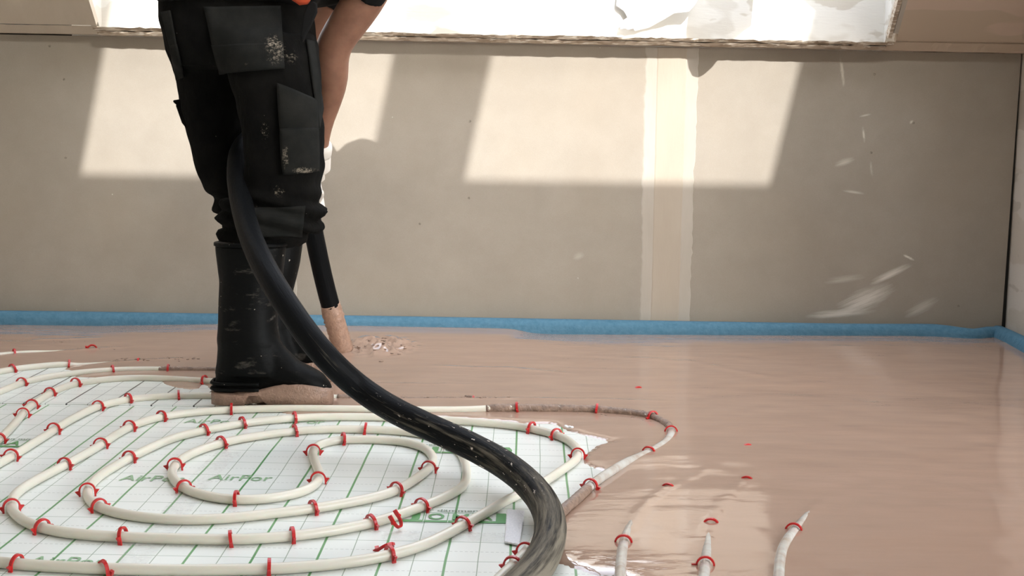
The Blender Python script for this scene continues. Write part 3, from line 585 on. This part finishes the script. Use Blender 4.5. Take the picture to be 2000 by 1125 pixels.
def put_clip(k, px, py, label, kind=0, yaw=0.0, tilt=None, dz=0.0, free=False):
    c = onz(px, py, .012)
    if not free:
        P = PATH[k]; i = int(np.argmin(np.linalg.norm(P[:, :2] - c[:2], axis=1))); i = min(max(i, 2), len(P) - 3); T = P[i + 2] - P[i - 2]; c = P[i]
        # run several strands of the spiral: nearest point is on the right one because the pixel is on it
        ang = math.atan2(T[1], T[0]) - math.pi / 2; z = P[i, 2] - .0092
    else: ang = 0; z = 0
    o = bpy.data.objects.new('pipe_clip', CM[kind]); COL.objects.link(o); o.location = (c[0], c[1], z + dz + random.uniform(-.0008, .0012))
    t = tilt or (random.uniform(-.16, .16), random.uniform(-.10, .10)); o.rotation_euler = Matrix.Rotation(ang + yaw + random.uniform(-.14, .14), 3, 'Z').to_euler() if t is None else (Matrix.Rotation(ang + yaw + random.uniform(-.14, .14), 3, 'Z') @ Matrix.Rotation(t[0], 3, 'X') @ Matrix.Rotation(t[1], 3, 'Y')).to_euler()
    tag(o, label, 'clip', 'red clips holding the heating pipes'); return o
RUNS = [
 ('spiral', 'the front run nearest the picture bottom', [(20, 1102), (524, 1111), (758, 1083), (912, 1021)]),
 ('spiral', 'the second pipe run up from the bottom', [(73, 1030), (237, 1049), (452, 1054), (576, 1047), (730, 1021), (824, 989)]),
 ('spiral', 'the third pipe run up from the bottom', [(188, 989), (622, 992), (778, 956), (842, 911)]),
 ('spiral', 'the innermost front pipe run', [(354, 951), (460, 977), (627, 934)]),
 ('spiral', 'the innermost back run', [(344, 906), (441, 863), (577, 842), (708, 838), (876, 862)]),
 ('spiral', 'the pipe end looping back inside the centre', [(612, 878), (668, 858)]),
 ('spiral', 'the back run arriving at the right bend', [(256, 892), (398, 840), (474, 827), (573, 817), (797, 818), (1033, 836), (1087, 848), (1131, 886)]),
 ('spiral', 'the outermost back run of the spiral', [(130, 906), (203, 865), (254, 833), (322, 813), (453, 800), (738, 800), (1009, 801), (1162, 804), (1273, 818), (1313, 842)]),
 ('spiral', 'the outer right return of the spiral, behind the hose', [(1273, 877), (1157, 946), (1030, 1075), (1004, 1103)]),
 ('u1', 'the pipe that runs under the boot heel', [(24, 890), (110, 837), (195, 792), (256, 779), (350, 773), (738, 777), (926, 777)]),
 ('u2', 'the white pipe next outside the boot-heel pipe', [(2, 855), (46, 806), (64, 789), (99, 767), (155, 748), (400, 744)]),
 ('u3', 'the pipe with the mud-caked right end', [(48, 747), (221, 723), (324, 722)]),
 ('u4', 'the nearest sinking pipe at far left', [(26, 721), (133, 711), (272, 706)]),
 ('r1', 'the screed-covered pipe just right of the hose', [(1218, 1054), (1310, 948)]),
 ('r2', 'the middle pipe of the right-hand three', [(1379, 1103), (1388, 1018), (1463, 933)]),
]
for k, phrase, pts in RUNS:
    n = len(pts)
    for i, (x, y) in enumerate(sorted(pts)):
        if phrase.startswith('the outer right return'): pos = ('nearest', 'second nearest', 'third nearest', 'farthest')[i] + ' the camera'; lab = f'red pipe clip {pos}, on the outer right return of the spiral'
        elif phrase.startswith('the screed-covered') or phrase.startswith('the middle pipe'): lab = f'red clip {("nearest", "next nearest", "farthest")[i] if n == 3 else ("nearest", "farther")[i]} along {phrase}'
        elif i == n - 1 and n > 4: lab = f'rightmost red pipe clip on {phrase}'
        else: lab = f'{ORD[i]} red pipe clip from left on {phrase}'
        put_clip(k, x, y, lab)
put_clip('spiral', 22, 986, 'red pipe clip astride the leftmost bend of the spiral')
put_clip('spiral', 168, 957, 'red pipe clip astride the left bend inside the leftmost bend')
put_clip('spiral', 203, 1110, 'twisted red pipe clip standing skewed on the bottom pipe run', 1, .75, (.3, .0))
put_clip('u5', 26, 692, 'lone red pipe clip on the far-left pipe stretch near the wall')
put_clip('r3', 1555, 1033, 'red pipe clip on the rightmost pipe in the screed')
put_clip(None, 768, 1022, 'upside-down red pipe clip with its barbs pointing up', 0, 1.2, (math.pi - .55, .1), .026, True)
put_clip(None, 744, 1058, 'loose red pipe clip lying flat behind the bottom pipe run', 1, .6, (1.15, .2), .004, True)
put_clip(None, 177, 683, 'red clip tip poking from the screed at left, well behind the pipes', 1, .3, (.4, .5), .006, True)
put_clip(None, 1245, 757, 'small red clip tip alone in the open screed', 1, .2, (.2, .1), -.0095, True)
put_clip(None, 1460, 868, 'red clip back barely breaking the screed at right', 0, .1, (.1, .0), -.0105, True)

# ------------------------------------------------------------------ tape, offcut, crumbs
def strip(name, pts, w, lab, z=.0022):
    P = catmull([onz(x, y, 0) for x, y in pts], .02); T = np.gradient(P, axis=0); T /= np.linalg.norm(T, axis=1)[:, None]; G = []
    for p, t in zip(P, T):
        nrm = np.array([t[1], -t[0], 0]); G.append([p + nrm * w * (u - .5) + np.array([0, 0, z + rng.uniform(0, .0012)]) for u in np.linspace(0, 1, 5)])
    return tag(Geo().grid(G).mk(name, MTAPE, None, True), lab, 'tape')
strip('clear_tape', [(448, 885), (425, 905), (388, 945), (345, 1000), (298, 1055), (235, 1125)], .05, 'wrinkled clear tape strip running lengthwise through the spiral')
strip('clear_tape', [(745, 1050), (830, 1049), (920, 1051), (985, 1053)], .05, 'wrinkled clear tape strip lying crosswise below the green printed logo')
c4 = [onz(984, 1063), onz(1013, 1069), onz(1023, 1003), onz(989, 999)]
g = Geo().hexa([tuple(p + np.array([0, 0, .002])) for p in c4] + [tuple(p + np.array([.002, -.002, .006])) for p in c4])
tag(bevel(g.mk('foam_offcut', MPOLY), .0015), 'white polystyrene offcut lying beside the big black hose', 'offcut')
P = onz(1112, 836, .006); g = Geo()
for k in range(5):
    bm = bmesh.new(); bmesh.ops.create_icosphere(bm, subdivisions=2, radius=1); r_ = .0032; off = rng.normal(0, .006, 3)
    g.add([(P[0] + off[0] + v.co.x * r_ * 1.3, P[1] + off[1] + v.co.y * r_, .008 + abs(off[2]) * .3 + v.co.z * r_ * .8) for v in bm.verts], [[v.index for v in f.verts] for f in bm.faces]); bm.free()
tag(g.mk('foam_crumb', MPOLY, None, True), 'white foam crumb cluster at the screed edge behind the right bend', 'crumb')

# ------------------------------------------------------------------ the pump hose
HR = .0268
HP = [onz(900, 1235, .030), onz(975, 1180, .030), onz(1034, 1130, .030), onz(1066, 1080, .032), onz(1077, 1040, .036), onz(1071, 996, .043), onz(1040, 951, .052), onz(990, 909, .062), onz(925, 873, .075), onz(845, 837, .093), onz(765, 800, .112), onz(700, 757, .142)]
HP += [dep(645, 708, 2.76), dep(600, 655, 2.80), dep(556, 590, 2.84), dep(520, 530, 2.92), dep(492, 470, 3.06), dep(472, 400, 3.24), dep(463, 340, 3.34), dep(466, 296, 3.40), dep(490, 268, 3.50), dep(535, 262, 3.62), dep(575, 290, 3.72), dep(598, 360, 3.78), dep(606, 420, 3.80), dep(613, 458, 3.82), dep(623, 505, 3.86), dep(640, 580, 3.90), dep(657, 635, 3.93), dep(667, 668, 3.96), dep(671, 684, 3.97)]
HPATH = smooth_path(catmull(HP, .02), 12)
hn = np.random.default_rng(3).normal(0, .010, (len(HPATH), 20))
_al = np.concatenate([[0], np.cumsum(np.linalg.norm(np.diff(HPATH, axis=0), axis=1))])

hose = tag(Geo().rings(tube_rings(HPATH, HR, 20, rfun=lambda i, a: 1 + hn[i, int(round(a / (2 * math.pi) * 20)) % 20] * .5)).mk('pump_hose', MHOSE, None, True), 'thick black rubber pump hose curving across the floor between the legs', 'hose')
_at = hose.data.attributes.new('along', 'FLOAT_VECTOR', 'POINT'); _at.data.foreach_set('vector', np.array([(math.cos(2 * math.pi * j / 20), math.sin(2 * math.pi * j / 20), _al[i]) for i in range(len(HPATH)) for j in range(20)]).ravel())
iN = int(np.argmin(np.linalg.norm(HPATH - dep(646, 600, 3.91), axis=1))); Q = catmull(HPATH[iN:], .004); hr2 = np.random.default_rng(8); nn = np.cumsum(hr2.normal(0, .02, (len(Q), 16)), 0) * .3 + hr2.normal(0, .035, (len(Q), 16))
Geo().rings(tube_rings(Q, HR * 1.12, 16, rfun=lambda i, a: (1.0 + np.clip(nn[i, int(round(a / (2 * math.pi) * 16)) % 16], -.12, .15)) * (.93 if i < 2 else 1))).mk('mud_coating', MMUD, hose, True)['label'] = 'pinkish wet mud coating on the hose end'

# ------------------------------------------------------------------ the worker
FEET = onz(520, 785, 0); person = empty('person', (FEET[0], FEET[1], 0))
tag(person, 'worker in black work trousers and rubber boots, bent over, guiding the hose end', 'person')
def sl_px(y, xl, xr, zc, b):
    a = dep(xl, y, zc); c = dep(xr, y, zc); m = (a + c) / 2; return (m, abs(c[0] - a[0]) / 2, b)
g = Geo()
g.rings(loft([sl_px(y, a, b, zc, d) for y, a, b, zc, d in ((-25, 316, 606, 3.40, .11), (0, 312, 612, 3.42, .13), (35, 313, 613, 3.43, .14), (65, 317, 616, 3.42, .14), (100, 327, 619, 3.42, .13), (135, 342, 622, 3.42, .10))], 28, 2.4))
g.rings(loft([sl_px(y, a, b, zc, d) for y, a, b, zc, d in ((70, 440, 616, 3.36, .10), (110, 440, 620, 3.34, .11), (150, 448, 626, 3.33, .11), (200, 462, 633, 3.33, .105), (240, 472, 635, 3.33, .10), (280, 478, 635, 3.33, .095), (320, 482, 633, 3.33, .09), (345, 476, 629, 3.33, .088), (365, 470, 626, 3.33, .086), (385, 452, 628, 3.33, .088), (398, 432, 631, 3.34, .092), (410, 424, 632, 3.34, .092), (424, 428, 635, 3.34, .09), (440, 424, 632, 3.34, .088), (452, 422, 612, 3.35, .085), (470, 422, 592, 3.35, .082), (482, 424, 588, 3.35, .078))], 28, 2.2))
g.rings(loft([sl_px(y, a, b, zc, d) for y, a, b, zc, d in ((60, 318, 470, 3.50, .09), (100, 326, 480, 3.52, .10), (150, 347, 486, 3.54, .10), (200, 352, 486, 3.55, .095), (240, 360, 484, 3.56, .09), (280, 372, 480, 3.56, .085), (320, 380, 490, 3.56, .08), (350, 391, 500, 3.55, .08), (375, 408, 515, 3.53, .08), (395, 420, 530, 3.52, .08), (430, 440, 545, 3.52, .08), (465, 440, 550, 3.52, .075))], 24, 2.2))
def cloth(co):
    P = np.column_stack([co[:, 0] + co[:, 1], co[:, 2]]); d = .010 * vnoise(P * np.array([1, .55]), 13, 21) + .006 * vnoise(P, 31, 22)
    low = np.exp(-((co[:, 2] - dep(530, 425, 3.33)[2]) / .05) ** 2); return d + low * .014 * np.sin((co[:, 2] + .25 * co[:, 0]) * 150 + 3 * vnoise(P, 9, 23))
trou = fuse('trousers', g, .008, MTROU, person, 3, cloth); trou['label'] = 'black work trousers with pale plaster stains'
dg = bpy.context.evaluated_depsgraph_get()
bv = BVHTree.FromPolygons([v.co.copy() for v in trou.data.vertices], [tuple(p.vertices) for p in trou.data.polygons])
def patch(name, quad, off=.006, n=14, m=14, mat=MPOCK, parent=trou, puff=.0, zdef=3.3):
    """a sewn-on cloth piece laid on the trouser surface"""
    A, B, C, D_ = [np.array(q, float) for q in quad]; G = []; last = zdef
    for i in range(n + 1):
        row = []
        for j in range(m + 1):
            u, v = j / m, i / n; p = (A * (1 - u) + B * u) * (1 - v) + (D_ * (1 - u) + C * u) * v
            w = Vector(ray(*p)); hit = bv.ray_cast(Vector((0, 0, H)), w.normalized(), 6)
            if hit[0] is not None: last = (hit[0] - Vector((0, 0, H))).length / w.length
            row.append((p, last))
        G.append(row)
    Zg = np.array([[q[1] for q in r] for r in G])
    for _ in range(4):
        Zp = np.pad(Zg, 1, mode='edge'); Zg = np.minimum(Zg, (Zp[:-2, 1:-1] + Zp[2:, 1:-1] + Zp[1:-1, :-2] + Zp[1:-1, 2:]) / 4)
    V = []
    for i in range(n + 1):
        row = []
        for j in range(m + 1):
            u, v = j / m, i / n; row.append(dep(*G[i][j][0], Zg[i, j] - off - puff * (16 * u * (1 - u) * v * (1 - v)) ** .5))
        V.append(row)
    o = Geo().grid(V).mk(name, mat, parent, True); md = o.modifiers.new('th', 'SOLIDIFY'); md.thickness = .005; md.offset = -1
    return o
patch('back_pocket', ((398, 14), (548, 12), (554, 94), (417, 97)), .008); patch('pocket_flap', ((414, 88), (553, 86), (556, 134), (431, 144)), .012)
patch('back_pocket', ((316, 24), (334, 21), (346, 90), (334, 96)), .005, 14, 5); patch('pocket_flap', ((333, 88), (346, 86), (361, 150), (346, 156)), .008, 10, 5)
patch('cargo_pocket', ((541, 162), (618, 196), (620, 258), (548, 262)), .010, puff=.006); patch('pocket_flap', ((547, 252), (621, 250), (622, 334), (553, 341)), .015, puff=.008)
patch('knee_patch', ((486, 408), (596, 402), (590, 462), (490, 462)), .004)
patch('side_light_strip', ((597, 78), (613, 82), (629, 212), (621, 255)), .003, 18, 5)  # paler strip standing in for side light on the dusty trouser edge
# cargo pocket bulging from the far thigh, in profile
for nm, pl, dpt in (('cargo_pocket', [(341, 203), (352, 200), (378, 235), (392, 310), (382, 312), (373, 290), (366, 255), (354, 240)], .07), ('pocket_flap', [(335, 196), (348, 194), (358, 188), (366, 200), (352, 208), (340, 203)], .085)):
    bevel(Geo().prism([dep(x, y, 3.50) for x, y in pl], (0, dpt, 0)).mk(nm, MTROU, trou), .006)
# dark strap hanging at the waist and the orange cloth tucked in above it
def slabpx(name, pl, zc, th, mat, parent):
    return bevel(Geo().prism([dep(x, y, zc) for x, y in pl], (0, th, 0)).mk(name, mat, parent, False), .004)
slabpx('waist_strap', [(592, 28), (600, 8), (612, 2), (619, 8), (619, 24), (611, 42), (600, 64), (590, 84), (586, 70)], 3.24, .012, MSHIRT, person)
bpy.data.objects['waist_strap']['label'] = 'black strap end hanging from the waist'
R = []
for k, (x, y, rx, ry) in enumerate(((560, -30, 10, 12), (570, -22, 26, 22), (585, -14, 30, 24), (600, -16, 24, 24), (612, -26, 10, 14))):
    p = dep(x, y, 3.24); R.append([(p[0], p[1] + .04 * math.cos(a), p[2] + ry / 820 * math.sin(a)) for a in np.linspace(0, 2 * math.pi, 13)[:-1]])
Geo().rings(R).mk('tucked_cloth', MORANGE, person, True)['label'] = 'orange cloth tucked in at the waist'

# boots
def boot(name, y0, hx, toe, zc, shaft, dirvec):
    """shaft: (y, xl, xr) silhouette rows; foot runs from heel pixel hx to the toe"""
    g = Geo(); g.rings(loft([sl_px(y, a, b, zc, d) for y, a, b, d in shaft], 24, 2.2))
    heel = onz(hx, y0, .018); heel = np.array([heel[0], 0, 0]); hy = dep((hx + toe) / 2, y0, zc)[1]
    x0, x1 = dep(hx, y0, zc)[0], dep(toe, y0, zc)[0]; Ln = x1 - x0; ang = dirvec
    def fp(u, w): return np.array([x0 + u * Ln * math.cos(ang) - w * math.sin(ang), hy + u * Ln * math.sin(ang) + w * math.cos(ang)])
    prof = [(0, .050), (.04, .085), (.12, .14), (.25, .19), (.38, .215), (.48, .19), (.6, .145), (.72, .112), (.84, .092), (.92, .078), (.985, .056), (1, .04)]
    half = lambda u: np.interp(u, [0, .03, .1, .3, .45, .7, .85, .95, 1], [.016, .028, .037, .038, .038, .050, .047, .034, .014])
    R = []
    for u, hz in prof:
        ring = []
        for k in range(16):
            a = 2 * math.pi * k / 16; p = fp(u, half(u) * math.cos(a)); ring.append((p[0], p[1], .030 + (hz - .030) / 2 + (hz - .02) / 2 * math.sin(a)))
        R.append(ring)
    g.rings(R)
    def crease(co):
        P = np.column_stack([co[:, 0] * .5, co[:, 2]]); low = np.exp(-((co[:, 2] - .12) / .07) ** 2)
        return .005 * vnoise(P, 16, 41) + low * .006 * vnoise(np.column_stack([co[:, 0] * .6, co[:, 2] * 2.2]), 16, 43)
    b = fuse(name, g, .006, MBOOT, person, 4, crease)
    # sole: outline swept upward, arched under the instep
    us = np.concatenate([np.linspace(0, 1, 26)]); ol = [(u, half(u) + .005) for u in us] + [(u, -half(u) - .005) for u in us[::-1]]
    def zb(u): return .012 + .024 * (np.clip((u - .30) / .02, 0, 1) * np.clip((.46 - u) / .05, 0, 1))
    def zt(u): return np.interp(u, [0, .2, .36, .46, .6, .75, .9, 1], [.042, .038, .038, .052, .064, .068, .060, .048])
    G = Geo(); rg = []
    for lev in (0, .5, .8, 1):
        rg.append([(*(fp(-.004 + u * 1.01, w * (1 - .04 * (lev == 0)))), zb(u) * (1 - lev) + zt(u) * lev) for u, w in ol])
    G.rings(rg); G.mk('boot_sole', MSOLE, b, True)['label'] = 'boot sole coated in pinkish mud'
    # rand ridges above the heel
    for z in (.050, .064):
        pts = [np.array([*fp(u, w * 1.02 + math.copysign(.003, w)), z]) for u, w in ([(u, -half(u)) for u in np.linspace(.40, .0, 14)] + [(u, half(u)) for u in np.linspace(0.0, .40, 14)])]
        Geo().rings(tube_rings(np.array(pts), .0045, 8)).mk('heel_ridge', MBOOT, b, True)
    top = shaft[0]; rim = loft([sl_px(top[0] + 3, top[1] - 1, top[2] + 1, zc, top[3] + .002), sl_px(top[0] - 3, top[1] - 1, top[2] + 1, zc, top[3] + .002)], 24, 2.2); Geo().rings(rim).mk('boot_rim', MBOOT, b, True)
    return b
b1 = boot('boot', 785, 416, 648, 3.29, [(476, 420, 560, .075), (510, 424, 556, .074), (550, 429, 550, .072), (600, 428, 543, .070), (640, 426, 542, .068), (680, 424, 548, .066), (705, 422, 556, .062), (730, 419, 560, .052)], math.radians(4))
b1['label'] = 'near black rubber boot, heel and muddy sole in view'
b2 = boot('boot', 738, 488, 655, 3.56, [(470, 470, 593, .070), (510, 468, 586, .070), (560, 464, 575, .068), (600, 466, 566, .066), (640, 470, 568, .064), (675, 476, 580, .06), (700, 486, 590, .05)], math.radians(12))
b2['label'] = 'far black rubber boot, mostly hidden, with a muddy toe'

# upper body: bent forward to the right and away, head low, arms reaching down to the hose end
hipc = dep(462, 0, 3.44); sh_r = dep(748, -92, 3.40); sh_l = dep(690, -75, 3.70); chest = (sh_r + sh_l) / 2 + np.array([-.05, -.02, -.01]); neck = (sh_r + sh_l) / 2 + np.array([.08, -.05, .03]); 
HEADC = np.array([-.222, 3.45, 1.175])
def limb(pts, rads, step=.02): 
    P = catmull(pts, step); L_ = np.linspace(0, 1, len(P)); r = np.interp(L_, np.linspace(0, 1, len(rads)), rads); return tube_rings(P, r, 16)
el_r = dep(652, 92, 3.52); wr_r = dep(622, 298, 3.72); el_l = dep(600, 95, 3.86); wr_l = dep(602, 330, 3.92)
g = Geo()
g.rings(limb([sh_r + np.array([-.02, 0, .01]), sh_r, (sh_r + el_r) / 2 + np.array([.012, 0, 0]), el_r, el_r * .65 + wr_r * .35 + np.array([.008, 0, 0]), el_r * .3 + wr_r * .7, wr_r, wr_r + (wr_r - el_r) * .10], [.058, .060, .052, .047, .046, .036, .026, .027]))
g.rings(limb([sh_l + np.array([-.02, 0, .01]), sh_l, (sh_l + el_l) / 2, el_l, el_l * .6 + wr_l * .4, wr_l, wr_l + (wr_l - el_l) * .10], [.058, .060, .052, .046, .044, .027, .027]))
tor = [hipc + np.array([.02, 0, .02]), hipc * .6 + chest * .4 + np.array([0, 0, .02]), chest, neck]
P = catmull(tor, .03); r = np.interp(np.linspace(0, 1, len(P)), [0, .35, .7, .9, 1], [.12, .125, .125, .085, .06]); g.rings(tube_rings(P, r, 20, .72))
g.rings(limb([neck + np.array([-.04, 0, -.01]), neck * .5 + HEADC * .5, HEADC], [.065, .06, .06]))
hd = np.array([.80, .10, -.60]); hd /= np.linalg.norm(hd); up_ = np.cross(np.cross(hd, (0, 0, 1)), hd); up_ /= np.linalg.norm(up_); sd = np.cross(hd, up_)   # face looks down the hose; up_ = crown
def hp(a, b, c): return HEADC + hd * a + sd * b + up_ * c
def ell(g, c, ra, rb, rc, n=16):
    R = []
    for t in np.linspace(.12, math.pi - .12, 9): R.append([hp(c[0] + ra * math.sin(t) * math.cos(a), c[1] + rb * math.sin(t) * math.sin(a), c[2] + rc * math.cos(t)) for a in np.linspace(0, 2 * math.pi, n + 1)[:-1]])
    g.rings(R)
ell(g, (0, 0, .02), .095, .075, .10); ell(g, (.03, 0, -.05), .062, .055, .065); ell(g, (.095, 0, -.02), .020, .013, .026); ell(g, (.085, 0, -.068), .012, .024, .008)
ell(g, (-.005, .076, -.01), .020, .010, .030); ell(g, (-.005, -.076, -.01), .020, .010, .030)
body = fuse('body', g, .008, MSKIN, person, 3); body['label'] = 'bare forearms, neck and head'
for s in (1, -1):
    e = Geo(); ell(e, (.078, s * .030, .010), .014, .014, .010); e.mk('eye', M('eye_white', (.7, .68, .64, 1), .3).m, body, True)
e = Geo(); ell(e, (-.018, 0, .045), .092, .082, .090); e.mk('hair', MHAIR, body, True)
g = Geo(); r2 = np.interp(np.linspace(0, 1, len(P)), [0, .35, .7, .9, 1], [.13, .135, .135, .095, .075]); g.rings(tube_rings(P[:-2], r2[:-2], 24, .76))
for s_, e_ in ((sh_r, el_r), (sh_l, el_l)):
    d_ = (e_ - s_); g.rings(limb([s_ - d_ * .12 + np.array([-.03, 0, 0]), s_ + d_ * .1, s_ + d_ * .36, s_ + d_ * .43], [.09, .078, .066, .066]))
g.rings(loft([sl_px(y, a, b, 3.41, d) for y, a, b, d in ((-38, 318, 640, .09), (-20, 309, 636, .115), (-5, 309, 625, .135), (10, 309, 612, .140))], 28, 2.4))
fuse('shirt', g, .009, MSHIRT, person, 4, lambda co: .008 * vnoise(np.column_stack([co[:, 0] + co[:, 1], co[:, 2]]), 14, 51))['label'] = 'dark work shirt'
# gloved hands closed round the hose end
def glove(name, wr, el, grip, side, lab):
    ax = HPATH[min(grip + 4, len(HPATH) - 1)] - HPATH[grip - 4]; ax /= np.linalg.norm(ax); c = HPATH[grip]
    toward = wr - c; toward -= ax * np.dot(toward, ax); toward /= np.linalg.norm(toward) + 1e-9; lat = np.cross(ax, toward) * side
    palm_c = c + toward * (HR + .016); g = Geo()
    dirw = wr - palm_c; pe = palm_c + dirw / np.linalg.norm(dirw) * .03
    g.rings(limb([wr + (wr - pe) * .25, wr, wr * .5 + pe * .5, palm_c], [.034, .031, .036, .040]))
    g.rings(tube_rings(np.array([palm_c - ax * .040, palm_c - ax * .02, palm_c, palm_c + ax * .02, palm_c + ax * .040]), [.014, .019, .020, .019, .014], 12))
    for k, (o_, ln) in enumerate(((-.036, 1.9), (-.012, 2.15), (.012, 2.05), (.036, 1.65))):
        pts = [c + ax * o_ + (toward * math.cos(t) + lat * math.sin(t)) * (HR + .011) for t in np.linspace(.1, ln, 7)]
        g.rings(limb(pts, [.0115, .0108, .0100, .0085], .006))
    pts = [c - ax * (.02 + .012 * q) + (toward * math.cos(t) - lat * math.sin(t)) * (HR + .012) for q, t in zip(range(5), np.linspace(.1, 1.5, 5))]
    g.rings(limb(pts, [.014, .0125, .011, .009], .006))
    o = fuse(name, g, .004, MGLOVE, person, 2); o['label'] = lab
    d_ = (el - wr) / np.linalg.norm(el - wr); Geo().rings(tube_rings(np.array([wr + d_ * .030, wr + d_ * .018, wr + d_ * .002, wr - d_ * .010]), [.033, .036, .036, .034], 16)).mk('glove_cuff', MGLOVE, o, True)
gi = int(np.argmin(np.linalg.norm(HPATH - dep(606, 420, 3.80), axis=1))); gj = int(np.argmin(np.linalg.norm(HPATH - dep(590, 340, 3.76), axis=1)))
glove('glove', wr_r, el_r, gj, 1, 'white work glove, cuff in view'); glove('glove', wr_l, el_l, gi, -1, 'white work glove hidden behind the thigh')

# ------------------------------------------------------------------ paper drawings hanging at the reveal
NU, NV = 44, 30; bot = lambda u: np.interp(u, [0, .10, .22, .40, .58, .70, .88, .96, 1.0], [12, 22, 61, 54, 38, 26, 23, 8, -4])
G = []
for i in range(NV + 1):
    v = i / NV; row = []
    for j in range(NU + 1):
        u = j / NU; px = 1203 + u * 162; out = .012 + .085 * max(0, u - .3) ** 1.3 * v + .006 * math.sin(u * 12) * v
        p = ony(px, bot(u), YW - out); top = np.array([p[0] * .9 + .05, YW - .012, 1.30]); c_ = top + (p - top) * v; c_[1] = YW - (.01 + (out - .01) * v ** 1.3); row.append(c_)
    G.append(row)
pap = tag(Geo().grid(G).mk('paper_drawing', MPAPER, None, True), 'white paper drawing stuck on the bright window reveal, its corner folded', 'paper')
md = pap.modifiers.new('th', 'SOLIDIFY'); md.thickness = .0006
for (a, b) in (((1212, 34), (1215, 40)), ((1218, 46), (1238, 30)), ((1240, 10), (1262, 4)), ((1208, 11), (1236, 12)), ((1255, 44), (1296, 28))):
    A_, B_ = ony(*a, YW - .022), ony(*b, YW - .022); Geo().rings(tube_rings(np.array([A_, (A_ + B_) / 2, B_]), .0009, 6)).mk('ink_line', MINK, pap)
Geo().prism([ony(x, y, YW - .024) for x, y in ((1211, 57), (1214, 42), (1224, 35), (1240, 29), (1240, 55), (1226, 58), (1222, 55))], (0, .001, 0)).mk('folded_corner', M('paper_back', (.5, .51, .54, 1), .7).m, pap)
# a second, freely hanging sheet: its rounded lower end throws the lobed shadow on the wall
low = [(1341, 60), (1341, 112), (1345, 135), (1352, 149), (1362, 152), (1374, 146), (1390, 132), (1408, 110), (1428, 84), (1450, 62), (1468, 50)]
G = []
for i in range(13):
    v = i / 12; row = []
    for k_, q in enumerate(low):
        b_ = ony(*q, YW); dd = .30 + .03 * math.sin(k_ * .6); p = b_ - SUN * dd; t_ = np.array([p[0] * .96 + .03, p[1] + .02, 1.36]); row.append(t_ + (p - t_) * v)
    G.append(row)
pb = tag(Geo().grid(G).mk('paper_drawing', MPAPER, None, True), 'second white paper sheet hanging free beside the stuck drawing, tip just showing', 'paper'); md = pb.modifiers.new('th', 'SOLIDIFY'); md.thickness = .0006

# ------------------------------------------------------------------ lumps and pits left in the screed
g = Geo(); rl = np.random.default_rng(77); bm = bmesh.new(); bmesh.ops.create_icosphere(bm, subdivisions=1, radius=1); iv = np.array([v.co[:] for v in bm.verts]); fc = [[v.index for v in f.verts] for f in bm.faces]; bm.free()
def lumps(x0, y0, x1, y1, n, jit, size):
    for _ in range(n):
        t = rl.random(); px, py = x0 + (x1 - x0) * t + rl.normal(0, 2), y0 + (y1 - y0) * t + rl.normal(0, jit); p = onz(px, py, .022); z = screed_z(p[0], p[1]); p = onz(px, py, z); r = size * rl.uniform(.4, 1.2)
        g.add(iv * np.array([r * rl.uniform(1, 2.2), r, r * .55]) * rl.uniform(.7, 1.3, (len(iv), 1)) + np.array([p[0], p[1], screed_z(p[0], p[1]) + r * .1]), fc)
for a in ((205, 705, 390, 702, 34, 1.6, .0030), (150, 683, 245, 682, 10, 1.2, .0028), (70, 669, 200, 666, 10, 1.5, .0026), (690, 778, 1000, 778, 40, 1.2, .0024), (330, 722, 420, 721, 10, 1.0, .0026), (690, 676, 790, 676, 60, 6, .0040), (570, 672, 640, 672, 16, 2, .0028), (905, 776, 922, 777, 5, 1, .006), (1040, 801, 1290, 818, 30, 3, .0022)): lumps(*a)
o = g.mk('mud_lumps', MMUD2, scr, True); o['kind'] = 'stuff'
